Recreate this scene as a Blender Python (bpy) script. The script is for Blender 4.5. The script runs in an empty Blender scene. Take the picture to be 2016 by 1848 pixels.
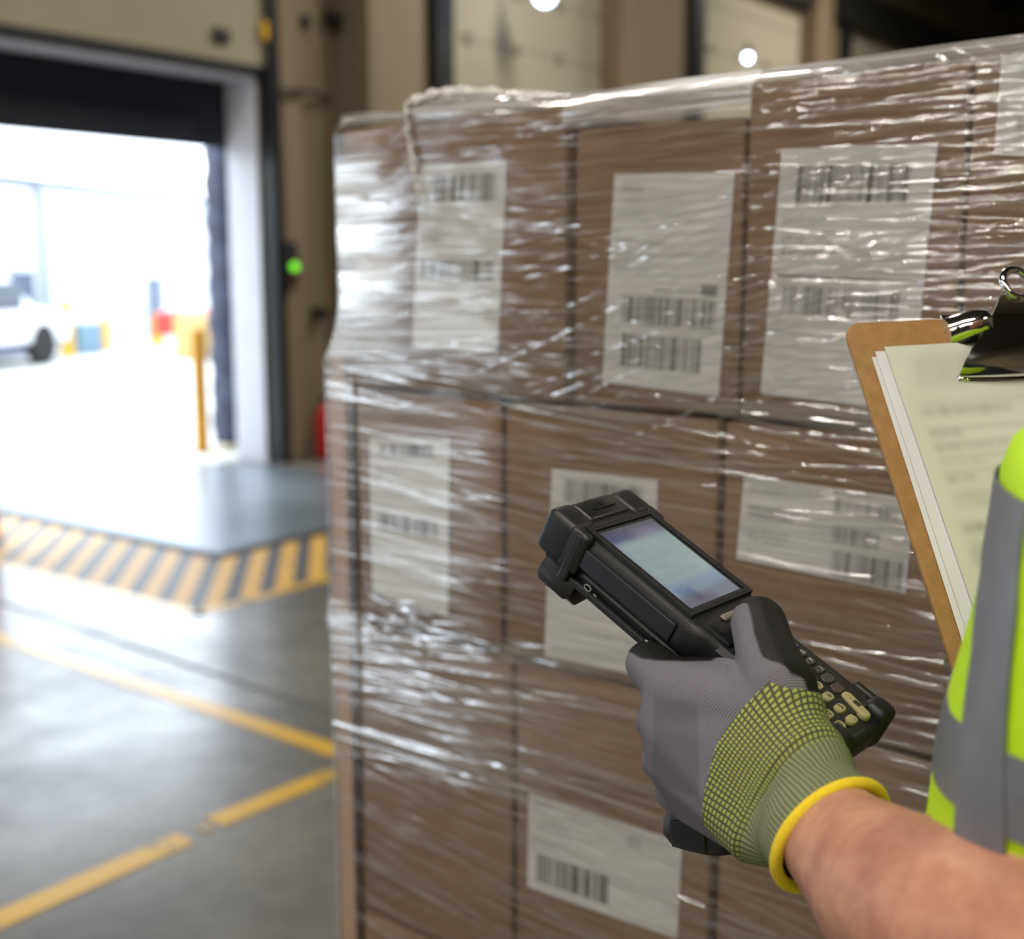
import bpy, bmesh, math, random
import numpy as np
from mathutils import Vector, Matrix
random.seed(7); rng = np.random.RandomState(11)
S = bpy.context.scene; COL = S.collection

# ------------------------------------------------------------------ camera
FPX, CX, CY, H = 2480.0, 1008.0, 924.0, 1.55
PITCH = math.atan(397 / FPX); AZ = math.radians(37.0)
fwv = np.array([math.cos(AZ), math.sin(AZ), 0.0]); rtv = np.array([math.sin(AZ), -math.cos(AZ), 0.0])
up_ = np.array([0, 0, 1.0])
VF = fwv * math.cos(PITCH) - up_ * math.sin(PITCH); VU = fwv * math.sin(PITCH) + up_ * math.cos(PITCH)
CAM = np.array([0, 0, H])
cam = bpy.data.cameras.new('camera'); camo = bpy.data.objects.new('camera', cam); COL.objects.link(camo)
cam.sensor_width = 36; cam.lens = 36 * FPX / 2016; cam.clip_start = 0.02; cam.clip_end = 300
camo.matrix_world = Matrix([[rtv[0], VU[0], -VF[0], 0], [rtv[1], VU[1], -VF[1], 0], [rtv[2], VU[2], -VF[2], H], [0, 0, 0, 1]])
cam.dof.use_dof = True; cam.dof.focus_distance = 0.79; cam.dof.aperture_fstop = 4.8; cam.dof.aperture_blades = 0
S.camera = camo

def ray(x, y): return VF + rtv * (x - CX) / FPX - VU * (y - CY) / FPX
def P(x, y, d): return CAM + ray(x, y) * d                 # survey point seen at x, y at a depth
def PL(x, y, n, c):
    r = ray(x, y); n = np.array(n, float); return CAM + r * ((c - CAM @ n) / (r @ n))
def G(x, y): return PL(x, y, (0, 0, 1), 0)
def proj(q):
    q = np.asarray(q, float) - CAM; d = q @ VF
    return CX + FPX * (q @ rtv) / d, CY - FPX * (q @ VU) / d, d
def CW(r, f, z): return np.array([rtv[0] * r + fwv[0] * f, rtv[1] * r + fwv[1] * f, z])
def unit(v): v = np.asarray(v, float); return v / np.linalg.norm(v)

# ------------------------------------------------------------------ materials
MATS = {}
def lin(c): return tuple(((v / 255) / 12.92 if v / 255 <= .04045 else ((v / 255 + .055) / 1.055) ** 2.4) for v in c)
def newmat(name):
    m = bpy.data.materials.new(name); m.use_nodes = True; nt = m.node_tree
    return m, nt, nt.nodes['Principled BSDF'], nt.nodes['Material Output']
def N(nt, typ, **kw):
    n = nt.nodes.new(typ)
    for k, v in kw.items():
        if k.startswith('i_'): n.inputs[k[2:].replace('_', ' ')].default_value = v
        else: setattr(n, k, v)
    return n
def coords(nt, kind='Object', scale=(1, 1, 1), rot=(0, 0, 0)):
    tc = N(nt, 'ShaderNodeTexCoord'); mp = N(nt, 'ShaderNodeMapping')
    mp.inputs['Scale'].default_value = scale; mp.inputs['Rotation'].default_value = rot
    nt.links.new(tc.outputs[kind], mp.inputs['Vector']); return mp.outputs['Vector']
def mixc(nt, fac, a, b):
    m = N(nt, 'ShaderNodeMix', data_type='RGBA')
    for i, v in ((0, fac), (6, a), (7, b)):
        if hasattr(v, 'is_linked') or isinstance(v, bpy.types.NodeSocket): nt.links.new(v, m.inputs[i])
        else: m.inputs[i].default_value = (tuple(v) + (1,))[:4] if i else v
    return m.outputs[2]
def ramp(nt, src, a, b, c0=0., c1=1.):
    r = N(nt, 'ShaderNodeMapRange'); r.clamp = True
    nt.links.new(src, r.inputs[0])
    for i, v in enumerate((a, b, c0, c1)): r.inputs[i + 1].default_value = v
    return r.outputs[0]
def math_(nt, op, a, b=None):
    m = N(nt, 'ShaderNodeMath', operation=op)
    for i, v in enumerate((a, b)):
        if v is None: continue
        if isinstance(v, bpy.types.NodeSocket): nt.links.new(v, m.inputs[i])
        else: m.inputs[i].default_value = v
    return m.outputs[0]
def mat(name, col, rough=.6, metal=0., var=.12, vscale=8., bump=0., bscale=60., stretch=(1, 1, 1), spec=.5, sub=0.):
    if name in MATS: return MATS[name]
    m, nt, b, o = newmat(name); c = lin(col)
    v = coords(nt, 'Object', stretch)
    n = N(nt, 'ShaderNodeTexNoise'); n.inputs['Scale'].default_value = vscale; n.inputs['Detail'].default_value = 5
    nt.links.new(v, n.inputs['Vector'])
    out = mixc(nt, ramp(nt, n.outputs[0], .3, .7), tuple(x * (1 - var) for x in c), tuple(min(1, x * (1 + var)) for x in c))
    nt.links.new(out, b.inputs['Base Color'])
    b.inputs['Roughness'].default_value = rough; b.inputs['Metallic'].default_value = metal
    b.inputs['Specular IOR Level'].default_value = spec
    if sub: b.inputs['Subsurface Weight'].default_value = sub; b.inputs['Subsurface Radius'].default_value = (.01, .004, .002); b.inputs['Subsurface Scale'].default_value = .5
    if bump:
        n2 = N(nt, 'ShaderNodeTexNoise'); n2.inputs['Scale'].default_value = bscale; n2.inputs['Detail'].default_value = 4
        nt.links.new(v, n2.inputs['Vector'])
        bp = N(nt, 'ShaderNodeBump'); bp.inputs['Strength'].default_value = bump; bp.inputs['Distance'].default_value = .01
        nt.links.new(n2.outputs[0], bp.inputs['Height']); nt.links.new(bp.outputs[0], b.inputs['Normal'])
    MATS[name] = m; return m
def emis(name, col, s):
    m, nt, b, o = newmat(name); b.inputs['Emission Color'].default_value = lin(col) + (1,); b.inputs['Emission Strength'].default_value = s
    b.inputs['Base Color'].default_value = lin(col) + (1,); MATS[name] = m; return m
def attrmat(name, attr='ink', rough=.5, bump=0., bscale=900, spec=.4, knit=False, coat=0.):
    m, nt, b, o = newmat(name)
    a = N(nt, 'ShaderNodeAttribute', attribute_name=attr); nt.links.new(a.outputs['Color'], b.inputs['Base Color'])
    b.inputs['Roughness'].default_value = rough; b.inputs['Specular IOR Level'].default_value = spec
    b.inputs['Coat Weight'].default_value = coat
    if bump:
        n2 = N(nt, 'ShaderNodeTexNoise'); n2.inputs['Scale'].default_value = bscale
        nt.links.new(coords(nt), n2.inputs['Vector'])
        bp = N(nt, 'ShaderNodeBump'); bp.inputs['Strength'].default_value = bump; bp.inputs['Distance'].default_value = .001
        nt.links.new(n2.outputs[0], bp.inputs['Height']); nt.links.new(bp.outputs[0], b.inputs['Normal'])
    MATS[name] = m; return m

# ------------------------------------------------------------------ mesh helpers
def tag(o, label=None, cat=None, group=None, kind=None):
    for k, v in (('label', label), ('category', cat), ('group', group), ('kind', kind)):
        if v: o[k] = v
    return o
def empty(name, M=None, loc=None):
    o = bpy.data.objects.new(name, None); COL.objects.link(o); o.empty_display_size = .05
    if M is not None: o.matrix_world = M
    if loc is not None: o.location = loc
    return o
def obj(name, vf, m, parent=None, smooth=False, M=None, sharp=None):
    v, f = vf
    me = bpy.data.meshes.new(name); me.from_pydata([tuple(map(float, p)) for p in v], [], [tuple(map(int, q)) for q in f]); me.validate()
    for mm in (m if isinstance(m, (list, tuple)) else [m]): me.materials.append(mm)
    bm = bmesh.new(); bm.from_mesh(me); bmesh.ops.recalc_face_normals(bm, faces=bm.faces); bm.to_mesh(me); bm.free()
    if smooth:
        me.polygons.foreach_set('use_smooth', [True] * len(me.polygons))
        if sharp: me.set_sharp_from_angle(angle=math.radians(sharp))
    o = bpy.data.objects.new(name, me); COL.objects.link(o)
    if parent: o.parent = parent
    if M is not None: o.matrix_local = M
    return o
def join(*parts):
    V, F, k = [], [], 0
    for v, f in parts:
        V += list(v); F += [tuple(i + k for i in q) for q in f]; k += len(v)
    return V, F
def box(a, b, bev=0., seg=2, M=None):
    bm = bmesh.new(); bmesh.ops.create_cube(bm, size=1)
    a, b = np.array(a, float), np.array(b, float)
    for v in bm.verts: v.co = Vector((a + b) / 2 + np.array(v.co) * np.abs(b - a))
    if bev: bmesh.ops.bevel(bm, geom=bm.edges[:], offset=bev, segments=seg, profile=.5, affect='EDGES')
    bm.verts.index_update()
    V = [np.array(v.co) for v in bm.verts]; F = [tuple(v.index for v in f.verts) for f in bm.faces]; bm.free()
    if M is not None: V = [M[:3, :3] @ v + M[:3, 3] for v in V]
    return V, F
def xf(vf, M):
    M = np.array(M); return [M[:3, :3] @ np.array(v) + M[:3, 3] for v in vf[0]], vf[1]
def frame(z, x=None):
    z = unit(z); x = np.array([1., 0, 0]) if x is None else np.array(x, float)
    if abs(z @ unit(x)) > .98: x = np.array([0, 1., 0])
    x = unit(x - z * (x @ z)); return np.stack([x, np.cross(z, x), z], 1)
def tube(pts, r, n=12, cap=True, flat=1., closed=False):
    pts = [np.array(p, float) for p in pts]; m = len(pts)
    if not hasattr(r, '__len__'): r = [r] * m
    V, F = [], []; xa = None
    for i, p in enumerate(pts):
        if closed: t = pts[(i + 1) % m] - pts[i - 1]
        else: t = pts[min(i + 1, m - 1)] - pts[max(i - 1, 0)]
        Rf = frame(t, xa if xa is not None else (0, 0, 1)); xa = Rf[:, 0]
        for k in range(n):
            a = 2 * math.pi * k / n; V.append(p + Rf[:, 0] * r[i] * math.cos(a) + Rf[:, 1] * r[i] * flat * math.sin(a))
    for i in range(m if closed else m - 1):
        j = (i + 1) % m
        for k in range(n): F.append((i * n + k, i * n + (k + 1) % n, j * n + (k + 1) % n, j * n + k))
    if cap and not closed: F += [tuple(range(n))[::-1], tuple(range((m - 1) * n, m * n))]
    return V, F
def cyl(p, q, r, n=24, r2=None): return tube([p, q], [r, r if r2 is None else r2], n)
def lathe(c, prof, n=24):
    V, F = [], []
    for r, z in prof:
        for k in range(n): V.append(np.array(c) + [r * math.cos(2 * math.pi * k / n), r * math.sin(2 * math.pi * k / n), z])
    for i in range(len(prof) - 1):
        for k in range(n): F.append((i * n + k, i * n + (k + 1) % n, (i + 1) * n + (k + 1) % n, (i + 1) * n + k))
    F += [tuple(range(n))[::-1], tuple(range((len(prof) - 1) * n, len(prof) * n))]
    return V, F
def prism(poly, z0, z1, bev=0., seg=2):
    bm = bmesh.new(); vs = [bm.verts.new((x, y, z0)) for x, y in poly]; f = bm.faces.new(vs)
    r = bmesh.ops.extrude_face_region(bm, geom=[f])
    for v in [g for g in r['geom'] if isinstance(g, bmesh.types.BMVert)]: v.co.z = z1
    bmesh.ops.recalc_face_normals(bm, faces=bm.faces)
    if bev: bmesh.ops.bevel(bm, geom=[e for e in bm.edges if e.calc_face_angle(0) > .35 or bev < 0], offset=bev, segments=seg, profile=.5, affect='EDGES')
    bm.verts.index_update()
    V = [np.array(v.co) for v in bm.verts]; F = [tuple(v.index for v in f.verts) for f in bm.faces]; bm.free(); return V, F
def rrect(x0, y0, x1, y1, r, n=5):
    out = []
    for cx, cy, a in ((x1 - r, y1 - r, 0), (x0 + r, y1 - r, 90), (x0 + r, y0 + r, 180), (x1 - r, y0 + r, 270)):
        for k in range(n + 1):
            t = math.radians(a + 90 * k / n); out.append((cx + r * math.cos(t), cy + r * math.sin(t)))
    return out
def hull(balls, sub=3):
    bm = bmesh.new()
    for c, r in balls:
        bmesh.ops.create_icosphere(bm, subdivisions=sub, radius=float(r), matrix=Matrix.Translation(Vector(map(float, c))))
    g = bmesh.ops.convex_hull(bm, input=bm.verts[:])
    kill = [v for v in bm.verts if not v.link_faces or all(f not in g['geom'] for f in v.link_faces)]
    bmesh.ops.delete(bm, geom=list({x for x in g['geom_interior'] if isinstance(x, bmesh.types.BMVert)}), context='VERTS')
    bm.verts.index_update()
    V = [np.array(v.co) for v in bm.verts]; F = [tuple(v.index for v in f.verts) for f in bm.faces]; bm.free(); return V, F
def chain(pts):      # tapered limb through (point, radius) joints
    return [hull([pts[i], pts[i + 1]], 2) for i in range(len(pts) - 1)]
def union(name, parts, voxel, smooth, m, parent):
    o = obj(name, join(*parts), m, parent)
    md = o.modifiers.new('r', 'REMESH'); md.mode = 'VOXEL'; md.voxel_size = voxel
    if smooth:
        sm = o.modifiers.new('s', 'SMOOTH'); sm.iterations = smooth; sm.factor = .5
    bpy.context.view_layer.update(); dg = bpy.context.evaluated_depsgraph_get()
    me = bpy.data.meshes.new_from_object(o.evaluated_get(dg)); o.modifiers.clear(); o.data = me
    if not me.materials: me.materials.append(m)
    me.polygons.foreach_set('use_smooth', [True] * len(me.polygons)); return o
def grid(nu, nv): 
    return [(j * nu + i, j * nu + i + 1, (j + 1) * nu + i + 1, (j + 1) * nu + i) for j in range(nv - 1) for i in range(nu - 1)]
def setcol(me, name, arr):
    a = me.color_attributes.new(name, 'FLOAT_COLOR', 'POINT'); q = np.ones((len(me.vertices), 4), np.float32); q[:, :3] = arr
    a.data.foreach_set('color', q.ravel())
def setfloat(me, name, arr):
    a = me.attributes.new(name, 'FLOAT', 'POINT'); a.data.foreach_set('value', np.asarray(arr, np.float32).ravel())
def verts(me):
    a = np.zeros(len(me.vertices) * 3, np.float32); me.vertices.foreach_get('co', a); return a.reshape(-1, 3)
def normals(me):
    a = np.zeros(len(me.vertices) * 3, np.float32); me.vertex_normals.foreach_get('vector', a); return a.reshape(-1, 3)
def blur(img, s):
    if s <= 0: return img
    k = int(3 * s) + 1; w = np.exp(-.5 * (np.arange(-k, k + 1) / s) ** 2); w /= w.sum()
    for ax in (0, 1):
        p = np.pad(img, [(k, k) if a == ax else (0, 0) for a in range(img.ndim)], mode='edge')
        img = sum(w[i] * np.take(p, range(i, i + img.shape[ax]), ax) for i in range(2 * k + 1))
    return img

# ------------------------------------------------------------------ the building
YW, TH = 7.6, .36
def Wp(x, y, Y=YW): return PL(x, y, (0, 1, 0), Y)
concrete_wall = mat('wall_paint', (120, 107, 86), .85, var=.28, vscale=1.3, bump=.15, bscale=9, stretch=(3, 3, .35))
dark_steel = mat('dark_steel', (46, 46, 42), .45, .3, var=.3)
cream = mat('cream_panel', (158, 152, 132), .8, var=.06, vscale=1.)
reveal = mat('reveal_paint', (205, 205, 212), .5, var=.05)
black_rub = mat('black_rubber', (24, 26, 32), .6, var=.3, vscale=4)
pad_blue = mat('curtain_vinyl', (62, 68, 90), .55, var=.25, vscale=6)
yellow = mat('yellow_paint', (226, 178, 32), .5, var=.08)
brown_col = mat('column_paint', (118, 103, 80), .75, var=.2, vscale=1.2, stretch=(3, 3, .3))

# floor: worn polished concrete
m, nt, b, o_ = newmat('polished_concrete')
v = coords(nt)
n1 = N(nt, 'ShaderNodeTexNoise'); n1.inputs['Scale'].default_value = 1.6; n1.inputs['Detail'].default_value = 9; n1.inputs['Roughness'].default_value = .62; nt.links.new(v, n1.inputs['Vector'])
n2 = N(nt, 'ShaderNodeTexNoise'); n2.inputs['Scale'].default_value = 14; n2.inputs['Detail'].default_value = 6; nt.links.new(v, n2.inputs['Vector'])
c1 = mixc(nt, ramp(nt, n1.outputs[0], .34, .62), lin((70, 68, 62)), lin((124, 123, 116)))
c2 = mixc(nt, ramp(nt, n2.outputs[0], .25, .42, .75, 0.), c1, lin((86, 84, 78)))
nt.links.new(c2, b.inputs['Base Color'])
nt.links.new(ramp(nt, n1.outputs[0], .35, .65, .42, .24), b.inputs['Roughness'])
b.inputs['Specular IOR Level'].default_value = .6; b.inputs['Coat Weight'].default_value = .42; b.inputs['Coat Roughness'].default_value = .2
bp = N(nt, 'ShaderNodeBump'); bp.inputs['Strength'].default_value = .10; bp.inputs['Distance'].default_value = .02
nt.links.new(n1.outputs[0], bp.inputs['Height']); nt.links.new(bp.outputs[0], b.inputs['Normal']); nt.links.new(bp.outputs[0], b.inputs['Coat Normal'])
floor_mat = m
def paint_mat(name, c, wear=.40):
    m, nt, b, o = newmat(name); v = coords(nt)
    n = N(nt, 'ShaderNodeTexNoise'); n.inputs['Scale'].default_value = 5; n.inputs['Detail'].default_value = 8; n.inputs['Roughness'].default_value = .65
    nt.links.new(v, n.inputs['Vector']); k = ramp(nt, n.outputs[0], wear - .05, wear + .03)
    nt.links.new(mixc(nt, k, lin((104, 102, 94)), lin(c)), b.inputs['Base Color'])
    b.inputs['Roughness'].default_value = .33; b.inputs['Coat Weight'].default_value = .3; b.inputs['Coat Roughness'].default_value = .2
    return m, nt, b, v
line_mat = paint_mat('line_paint', (214, 170, 44))[0]
hz, nt, b, v = paint_mat('hazard_paint', (206, 160, 62), .36)
b.inputs['Coat Weight'].default_value = .08; b.inputs['Roughness'].default_value = .5
sx = N(nt, 'ShaderNodeSeparateXYZ'); nt.links.new(v, sx.inputs[0])
stripe = ramp(nt, math_(nt, 'FRACT', math_(nt, 'MULTIPLY', math_(nt, 'SUBTRACT', sx.outputs[0], sx.outputs[1]), 1 / .222)), .52, .54)
src = b.inputs['Base Color'].links[0].from_socket
nt.links.new(mixc(nt, stripe, src, lin((66, 68, 72))), b.inputs['Base Color'])
FX0, FX1, FY0 = -12, 30, -9
floor = tag(obj('floor', box((FX0, FY0, -.2), (FX1, YW + TH, 0)), floor_mat), 'worn polished grey concrete warehouse floor', kind='structure')
def quad_floor(name, pts, m, z=.0015, h=.001, sub=1, parent=None):
    return obj(name, prism([(p[0], p[1]) for p in pts], z - .001, z + h), m, parent or floor)
# yellow lines (worn away in the gap of the nearer one)
l1 = [(2.70, 2.2), (2.80, 2.2), (2.90, 5.4), (2.90, 9)]
def strip(x0, y0, x1, y1, w):
    d = unit((x1 - x0, y1 - y0)); n = np.array([-d[1], d[0]]) * w / 2; a, c = np.array((x0, y0)), np.array((x1, y1)); return [a - n, c - n, c + n, a + n]
gA0, gA1 = G(0, 1256), G(660, 1478)
dA = unit((gA0 - gA1)[:2]); eA = gA1[:2] - dA * 1.2
quad_floor('yellow_line', strip(*eA, *(gA0[:2] + dA * 1.8), .085), line_mat)
q0, q1 = G(0, 1810), G(365, 1650); quad_floor('yellow_line', strip(*(q0[:2] - unit((q1 - q0)[:2]) * 1.5), *q1[:2], .085), line_mat)
q0, q1 = G(422, 1618), G(662, 1520); quad_floor('yellow_line', strip(*q0[:2], *(q1[:2] + unit((q1 - q0)[:2]) * .06), .082), line_mat)
q0 = G(405, 1632); quad_floor('yellow_line', [(q0[0] + .022 * math.cos(a) * (1 + .3 * math.sin(3 * a)), q0[1] + .03 * math.sin(a)) for a in np.linspace(0, 6.28, 9)[:-1]], line_mat)
# saw-cut joints
joint = mat('joint_filler', (70, 70, 68), .6)
jA0, jA1 = G(90, 1215), G(655, 1405)
quad_floor('floor_joint', strip(*jA1[:2], *(jA1[:2] + unit((jA0 - jA1)[:2]) * 5), .02), joint, .0012)
# dock leveller with hazard border
LX0, LY0, LX1 = 4.40, 5.32, 6.62
quad_floor('hazard_border', [(3.56, 4.48), (8.2, 4.48), (8.2, 5.24), (4.32, 5.24), (4.32, YW), (3.56, YW)], hz, .0015)
obj('border_line', join(box((3.54, 4.44, 0), (8.2, 4.50, .003)), box((3.54, 4.44, 0), (3.60, YW, .003))), line_mat, floor)
plate = mat('leveller_plate', (128, 142, 150), .30, .55, var=.12, vscale=3, bump=.06, bscale=120)
lv = empty('dock_leveller', loc=(0, 0, 0)); tag(lv, 'grey steel dock leveller plate set in the floor before the open dock door', 'dock leveller')
obj('deck_plate', box((LX0, LY0, .002), (LX1, YW + .1, .016), .004), plate, lv)
obj('lip_plate', box((LX0 + .1, YW + .11, .002), (LX1 - .1, YW + TH + .12, .022), .004), mat('lip_steel', (150, 158, 164), .4, .5), lv)
obj('pit_frame', join(box((LX0 - .06, LY0 - .06, 0), (LX1 + .06, LY0 - .005, .010)), box((LX0 - .06, LY0, 0), (LX0 - .005, YW, .010)), box((LX1 + .005, LY0, 0), (LX1 + .06, YW, .010))), dark_steel, lv)

# dock wall with its openings
OPEN = [(-6.7, -3.5, 3.0), (-.4, 2.4, 3.0), (4.0, 6.83, 3.0)]
d2 = (Wp(885, 150)[0], Wp(1213, 100)[0]); d3 = (Wp(1378, 100)[0], Wp(1578, 80)[0]); d4 = (Wp(1668, 80)[0], Wp(1668, 80)[0] + 2.9)
CL = [(d2[0], d2[1], 4.9), (d3[0], d3[1], 4.9), (d4[0], d4[1], 4.9)]
TOPZ = 7.0; segs = []; x = FX0
for a, c, h in OPEN + CL:
    segs.append(box((x, YW, 0), (a, YW + TH, TOPZ))); segs.append(box((a, YW, h), (c, YW + TH, TOPZ))); x = c
segs.append(box((x, YW, 0), (FX1, YW + TH, TOPZ)))
wall = tag(obj('wall_back', join(*segs), concrete_wall), 'beige dock wall with a row of loading doors', kind='structure')
lining = []
a, c, h = OPEN[2]
lining.append(box((c - .015, YW + .01, 0), (c, YW + TH, h))); lining.append(box((a, YW + .01, h - .015), (c, YW + TH, h))); lining.append(box((a, YW + .01, 0), (a + .015, YW + TH, h)))
obj('reveal_lining', join(*lining), reveal, wall)
for nm, bx in (('left', box((FX0 - .2, FY0, 0), (FX0, YW + TH, TOPZ))), ('right', box((FX1, FY0, 0), (FX1 + .2, YW + TH, TOPZ))), ('front', box((FX0, FY0 - .2, 0), (FX1, FY0, TOPZ)))):
    tag(obj('wall_' + nm, bx, concrete_wall), kind='structure')
tag(obj('ceiling', box((FX0, FY0, TOPZ), (FX1, YW + TH, TOPZ + .2)), mat('ceiling_deck', (70, 66, 58), .8)), kind='structure')
# dark upper band of the wall beyond the second door, and roof beams
for i, xx in enumerate((14.2, 19.5, 25)):
    tag(obj('roof_beam', box((xx - .12, FY0, 6.3), (xx + .12, YW, 6.9)), dark_steel), 'dark steel roof beam under the ceiling, beam %s from the open door' % ('first', 'second', 'third')[i], 'beam', kind='structure')
tag(obj('trim_1', box((d3[0] - .35, YW - .16, 5.0), (FX1, YW, 5.5)), dark_steel), kind='structure')
# columns between the doors
def column(x0, x1, yf, m, nm):
    o = obj(nm, box((x0, yf, 0), (x1, YW, TOPZ), .01), m); tag(o, kind='structure'); return o
column(Wp(730, 300, 7.25)[0], Wp(832, 300, 7.25)[0], 7.25, mat('pale_column', (128, 118, 96), .8, var=.15, vscale=1, stretch=(3, 3, .3)), 'trim_2')
column(Wp(1222, 200, 7.35)[0], Wp(1340, 200, 7.35)[0], 7.35, brown_col, 'trim_3')
column(Wp(1610, 100, 7.35)[0], Wp(1640, 100, 7.35)[0], 7.35, brown_col, 'trim_4')
column(Wp(556, 300, 7.5)[0], Wp(598, 300, 7.5)[0], 7.5, concrete_wall, 'trim_5')
# tracks beside the doors
tracks = []
def track(x0, x1, yf, z1=5.6): tracks.append(box((x0, yf, 0), (x1, YW, z1)))
track(Wp(517, 400)[0], Wp(530, 400)[0], 7.56); track(Wp(534, 400, 7.5)[0], Wp(550, 400, 7.5)[0], 7.46)
for (a, c, h) in CL:
    track(a - .30, a - .05, 7.5, 5.0); track(c + .03, c + .16, 7.5, 5.0)
tag(obj('trim_6', join(*tracks), mat('track_steel', (40, 42, 44), .4, .4)), kind='structure')
# sectional doors
def sectional(n, x0, x1, z0, z1, Y, label):
    r = empty('door_%d' % n, loc=((x0 + x1) / 2, Y, z0)); tag(r, label, kind='structure')
    z = z0; k = 0
    I = Matrix.Translation((-(x0 + x1) / 2, -Y, -z0))
    while z < z1 - .05:
        e = min(z + .52, z1); obj('panel', box((x0, Y, z + .004), (x1, Y + .05, e - .004), .006), cream, r, M=I); z = e
    return r, I
r, I = sectional(1, 3.95, 6.86, 3.06, 5.7, YW - .08, 'cream sectional dock door raised above the opening')
obj('bottom_seal', box((3.95, YW - .075, 3.0), (6.86, YW - .035, 3.06), .01), black_rub, r, M=I)
p = Wp(433, 70, YW - .08); obj('lock_plate', box((p[0] - .07, YW - .12, p[2] - .05), (p[0] + .07, YW - .08, p[2] + .05), .01), black_rub, r, M=I)
p = Wp(519, 62, YW - .08); obj('pull_tag', box((p[0] - .045, YW - .13, p[2] - .07), (p[0] + .035, YW - .09, p[2] + .07), .01), yellow, r, M=I)
for n, (a, c, h) in enumerate(CL):
    r, I = sectional(n + 2, a, c, 0, h, YW + .02, ('cream sectional door closed behind the wrapped pallet', 'cream sectional door closed beyond the brown column', 'cream sectional door farthest along the wall')[n])
    hg = []
    for z in np.arange(.52, 4.6, .52):
        for fx in (.1, .37, .63, .9): xx = a + (c - a) * fx; hg.append(box((xx - .05, YW, z - .05), (xx + .05, YW + .03, z + .05), .008))
    obj('hinges', join(*hg), mat('hinge', (120, 112, 92), .5), r, M=I)
# dock seal outside
seal = empty('dock_seal', loc=(5.4, YW + TH, 0)); tag(seal, 'dark blue-black padded dock seal curtain around the open door', 'dock seal'); I = Matrix.Translation((-5.4, -YW - TH, 0))
hz_ = Wp(410, 292, 8.02)[2]
obj('head_curtain', box((3.9, YW + TH, hz_), (6.95, YW + TH + .06, 3.2), .02), mat('head_curtain_vinyl', (20, 28, 42), .55), seal, M=I)
V = []; nz = 60
xl = Wp(416, 500, 8.0)[0]
for j in range(nz):
    z = .12 + (hz_ + .02 - .12) * j / (nz - 1)
    for k in range(24):
        a = k / 24 * 2 * math.pi; w = .5 + .06 * math.sin(z * 7) + .05 * math.sin(z * 17 + 1)
        V.append((6.86 + .1 + (6.96 - xl) * w * 1.0 * math.cos(a) * .5 - .11 + .012 * math.sin(z * 23 + a * 2), 8.12 + .15 * math.sin(a), z))
F = [(j * 24 + k, j * 24 + (k + 1) % 24, (j + 1) * 24 + (k + 1) % 24, (j + 1) * 24 + k) for j in range(nz - 1) for k in range(24)] + [tuple(range(24)), tuple(range((nz - 1) * 24, nz * 24))]
obj('side_pad', (V, F), pad_blue, seal, True, M=I)
obj('side_pad', xf((V, F), Matrix.Translation((-2.98, 0, 0))), pad_blue, seal, True, M=I)

# control box with green light, fire extinguisher, posts
p = Wp(570, 525, 7.45)
r = empty('signal_box', loc=tuple(p)); tag(r, 'small dark wall box with a glowing green light beside the open door', 'signal light')
obj('housing', box((-.07, -.03, -.16), (.07, .06, .2), .02), black_rub, r); obj('green_lamp', xf(hull([((0, 0, 0), .035)]), Matrix.Translation((.015, -.04, .0))), emis('green_light', (110, 220, 40), 1.6), r, True)
obj('push_button', cyl((0, -.05, -.1), (0, -.02, -.1), .03), mat('red_button', (90, 30, 24), .5), r)
for k, (x, y, s) in enumerate(((620, 615, .045), (645, 38, .06), (583, 42, .06))):
    p = Wp(x, y, YW); o = obj('wall_bracket', join(box((-s, -.1, -s), (s, 0, s), .015), cyl((0, -.14, 0), (0, -.1, 0), s * .6)), dark_steel, M=Matrix.Translation(p))
    tag(o, ('small dark bracket on the beige wall below the green light', 'dark bracket high on the wall right of the door track', 'dark bracket high on the wall next to the door track')[k], 'bracket')
o = obj('conduit', join(tube([Wp(556, 178, 7.44), Wp(600, 178, 7.46), Wp(650, 192, 7.56)], .018)), dark_steel); tag(o, 'thin dark conduit running across the beige wall', 'conduit')
g = Wp(641, 900, 7.42); g[2] = 0
r = empty('fire_extinguisher', loc=tuple(g)); tag(r, 'red fire extinguisher standing at the foot of the wall', 'fire extinguisher')
red = mat('red_enamel', (190, 22, 24), .35)
obj('cylinder', lathe((0, 0, 0), [(.06, 0), (.085, .02), (.088, .33), (.075, .39), (.03, .43), (.028, .46)], 28), red, r, True, sharp=50)
obj('valve', join(box((-.03, -.02, .45), (.03, .02, .50), .006), box((-.03, -.012, .5), (.09, .012, .515), .004)), dark_steel, r)
obj('hose', tube([(.03, 0, .48), (.1, 0, .44), (.105, 0, .3), (.1, 0, .15)], .011), black_rub, r, True)
def bollard(x, y, rad, h, label, m=yellow):
    r = empty('bollard', loc=(x, y, 0)); tag(r, label, 'bollard')
    obj('post', lathe((0, 0, 0), [(rad, .01), (rad, h - .03), (rad * .8, h - .005), (rad * .3, h)], 24), m, r, True, sharp=40)
    obj('foot', lathe((0, 0, 0), [(rad * 1.35, 0), (rad * 1.35, .012)], 24), m, r); return r
orange = mat('orange_yellow', (232, 150, 20), .5)
bollard(3.93, 6.86, .085, 1.15, 'orange-yellow post indoors at the edge of the striped floor border', orange)
g = G(399, 888); bollard(g[0], g[1], .062, 1.05, 'slim yellow bollard standing just outside the open door', mat('deep_yellow', (190, 134, 10), .5))

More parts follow.
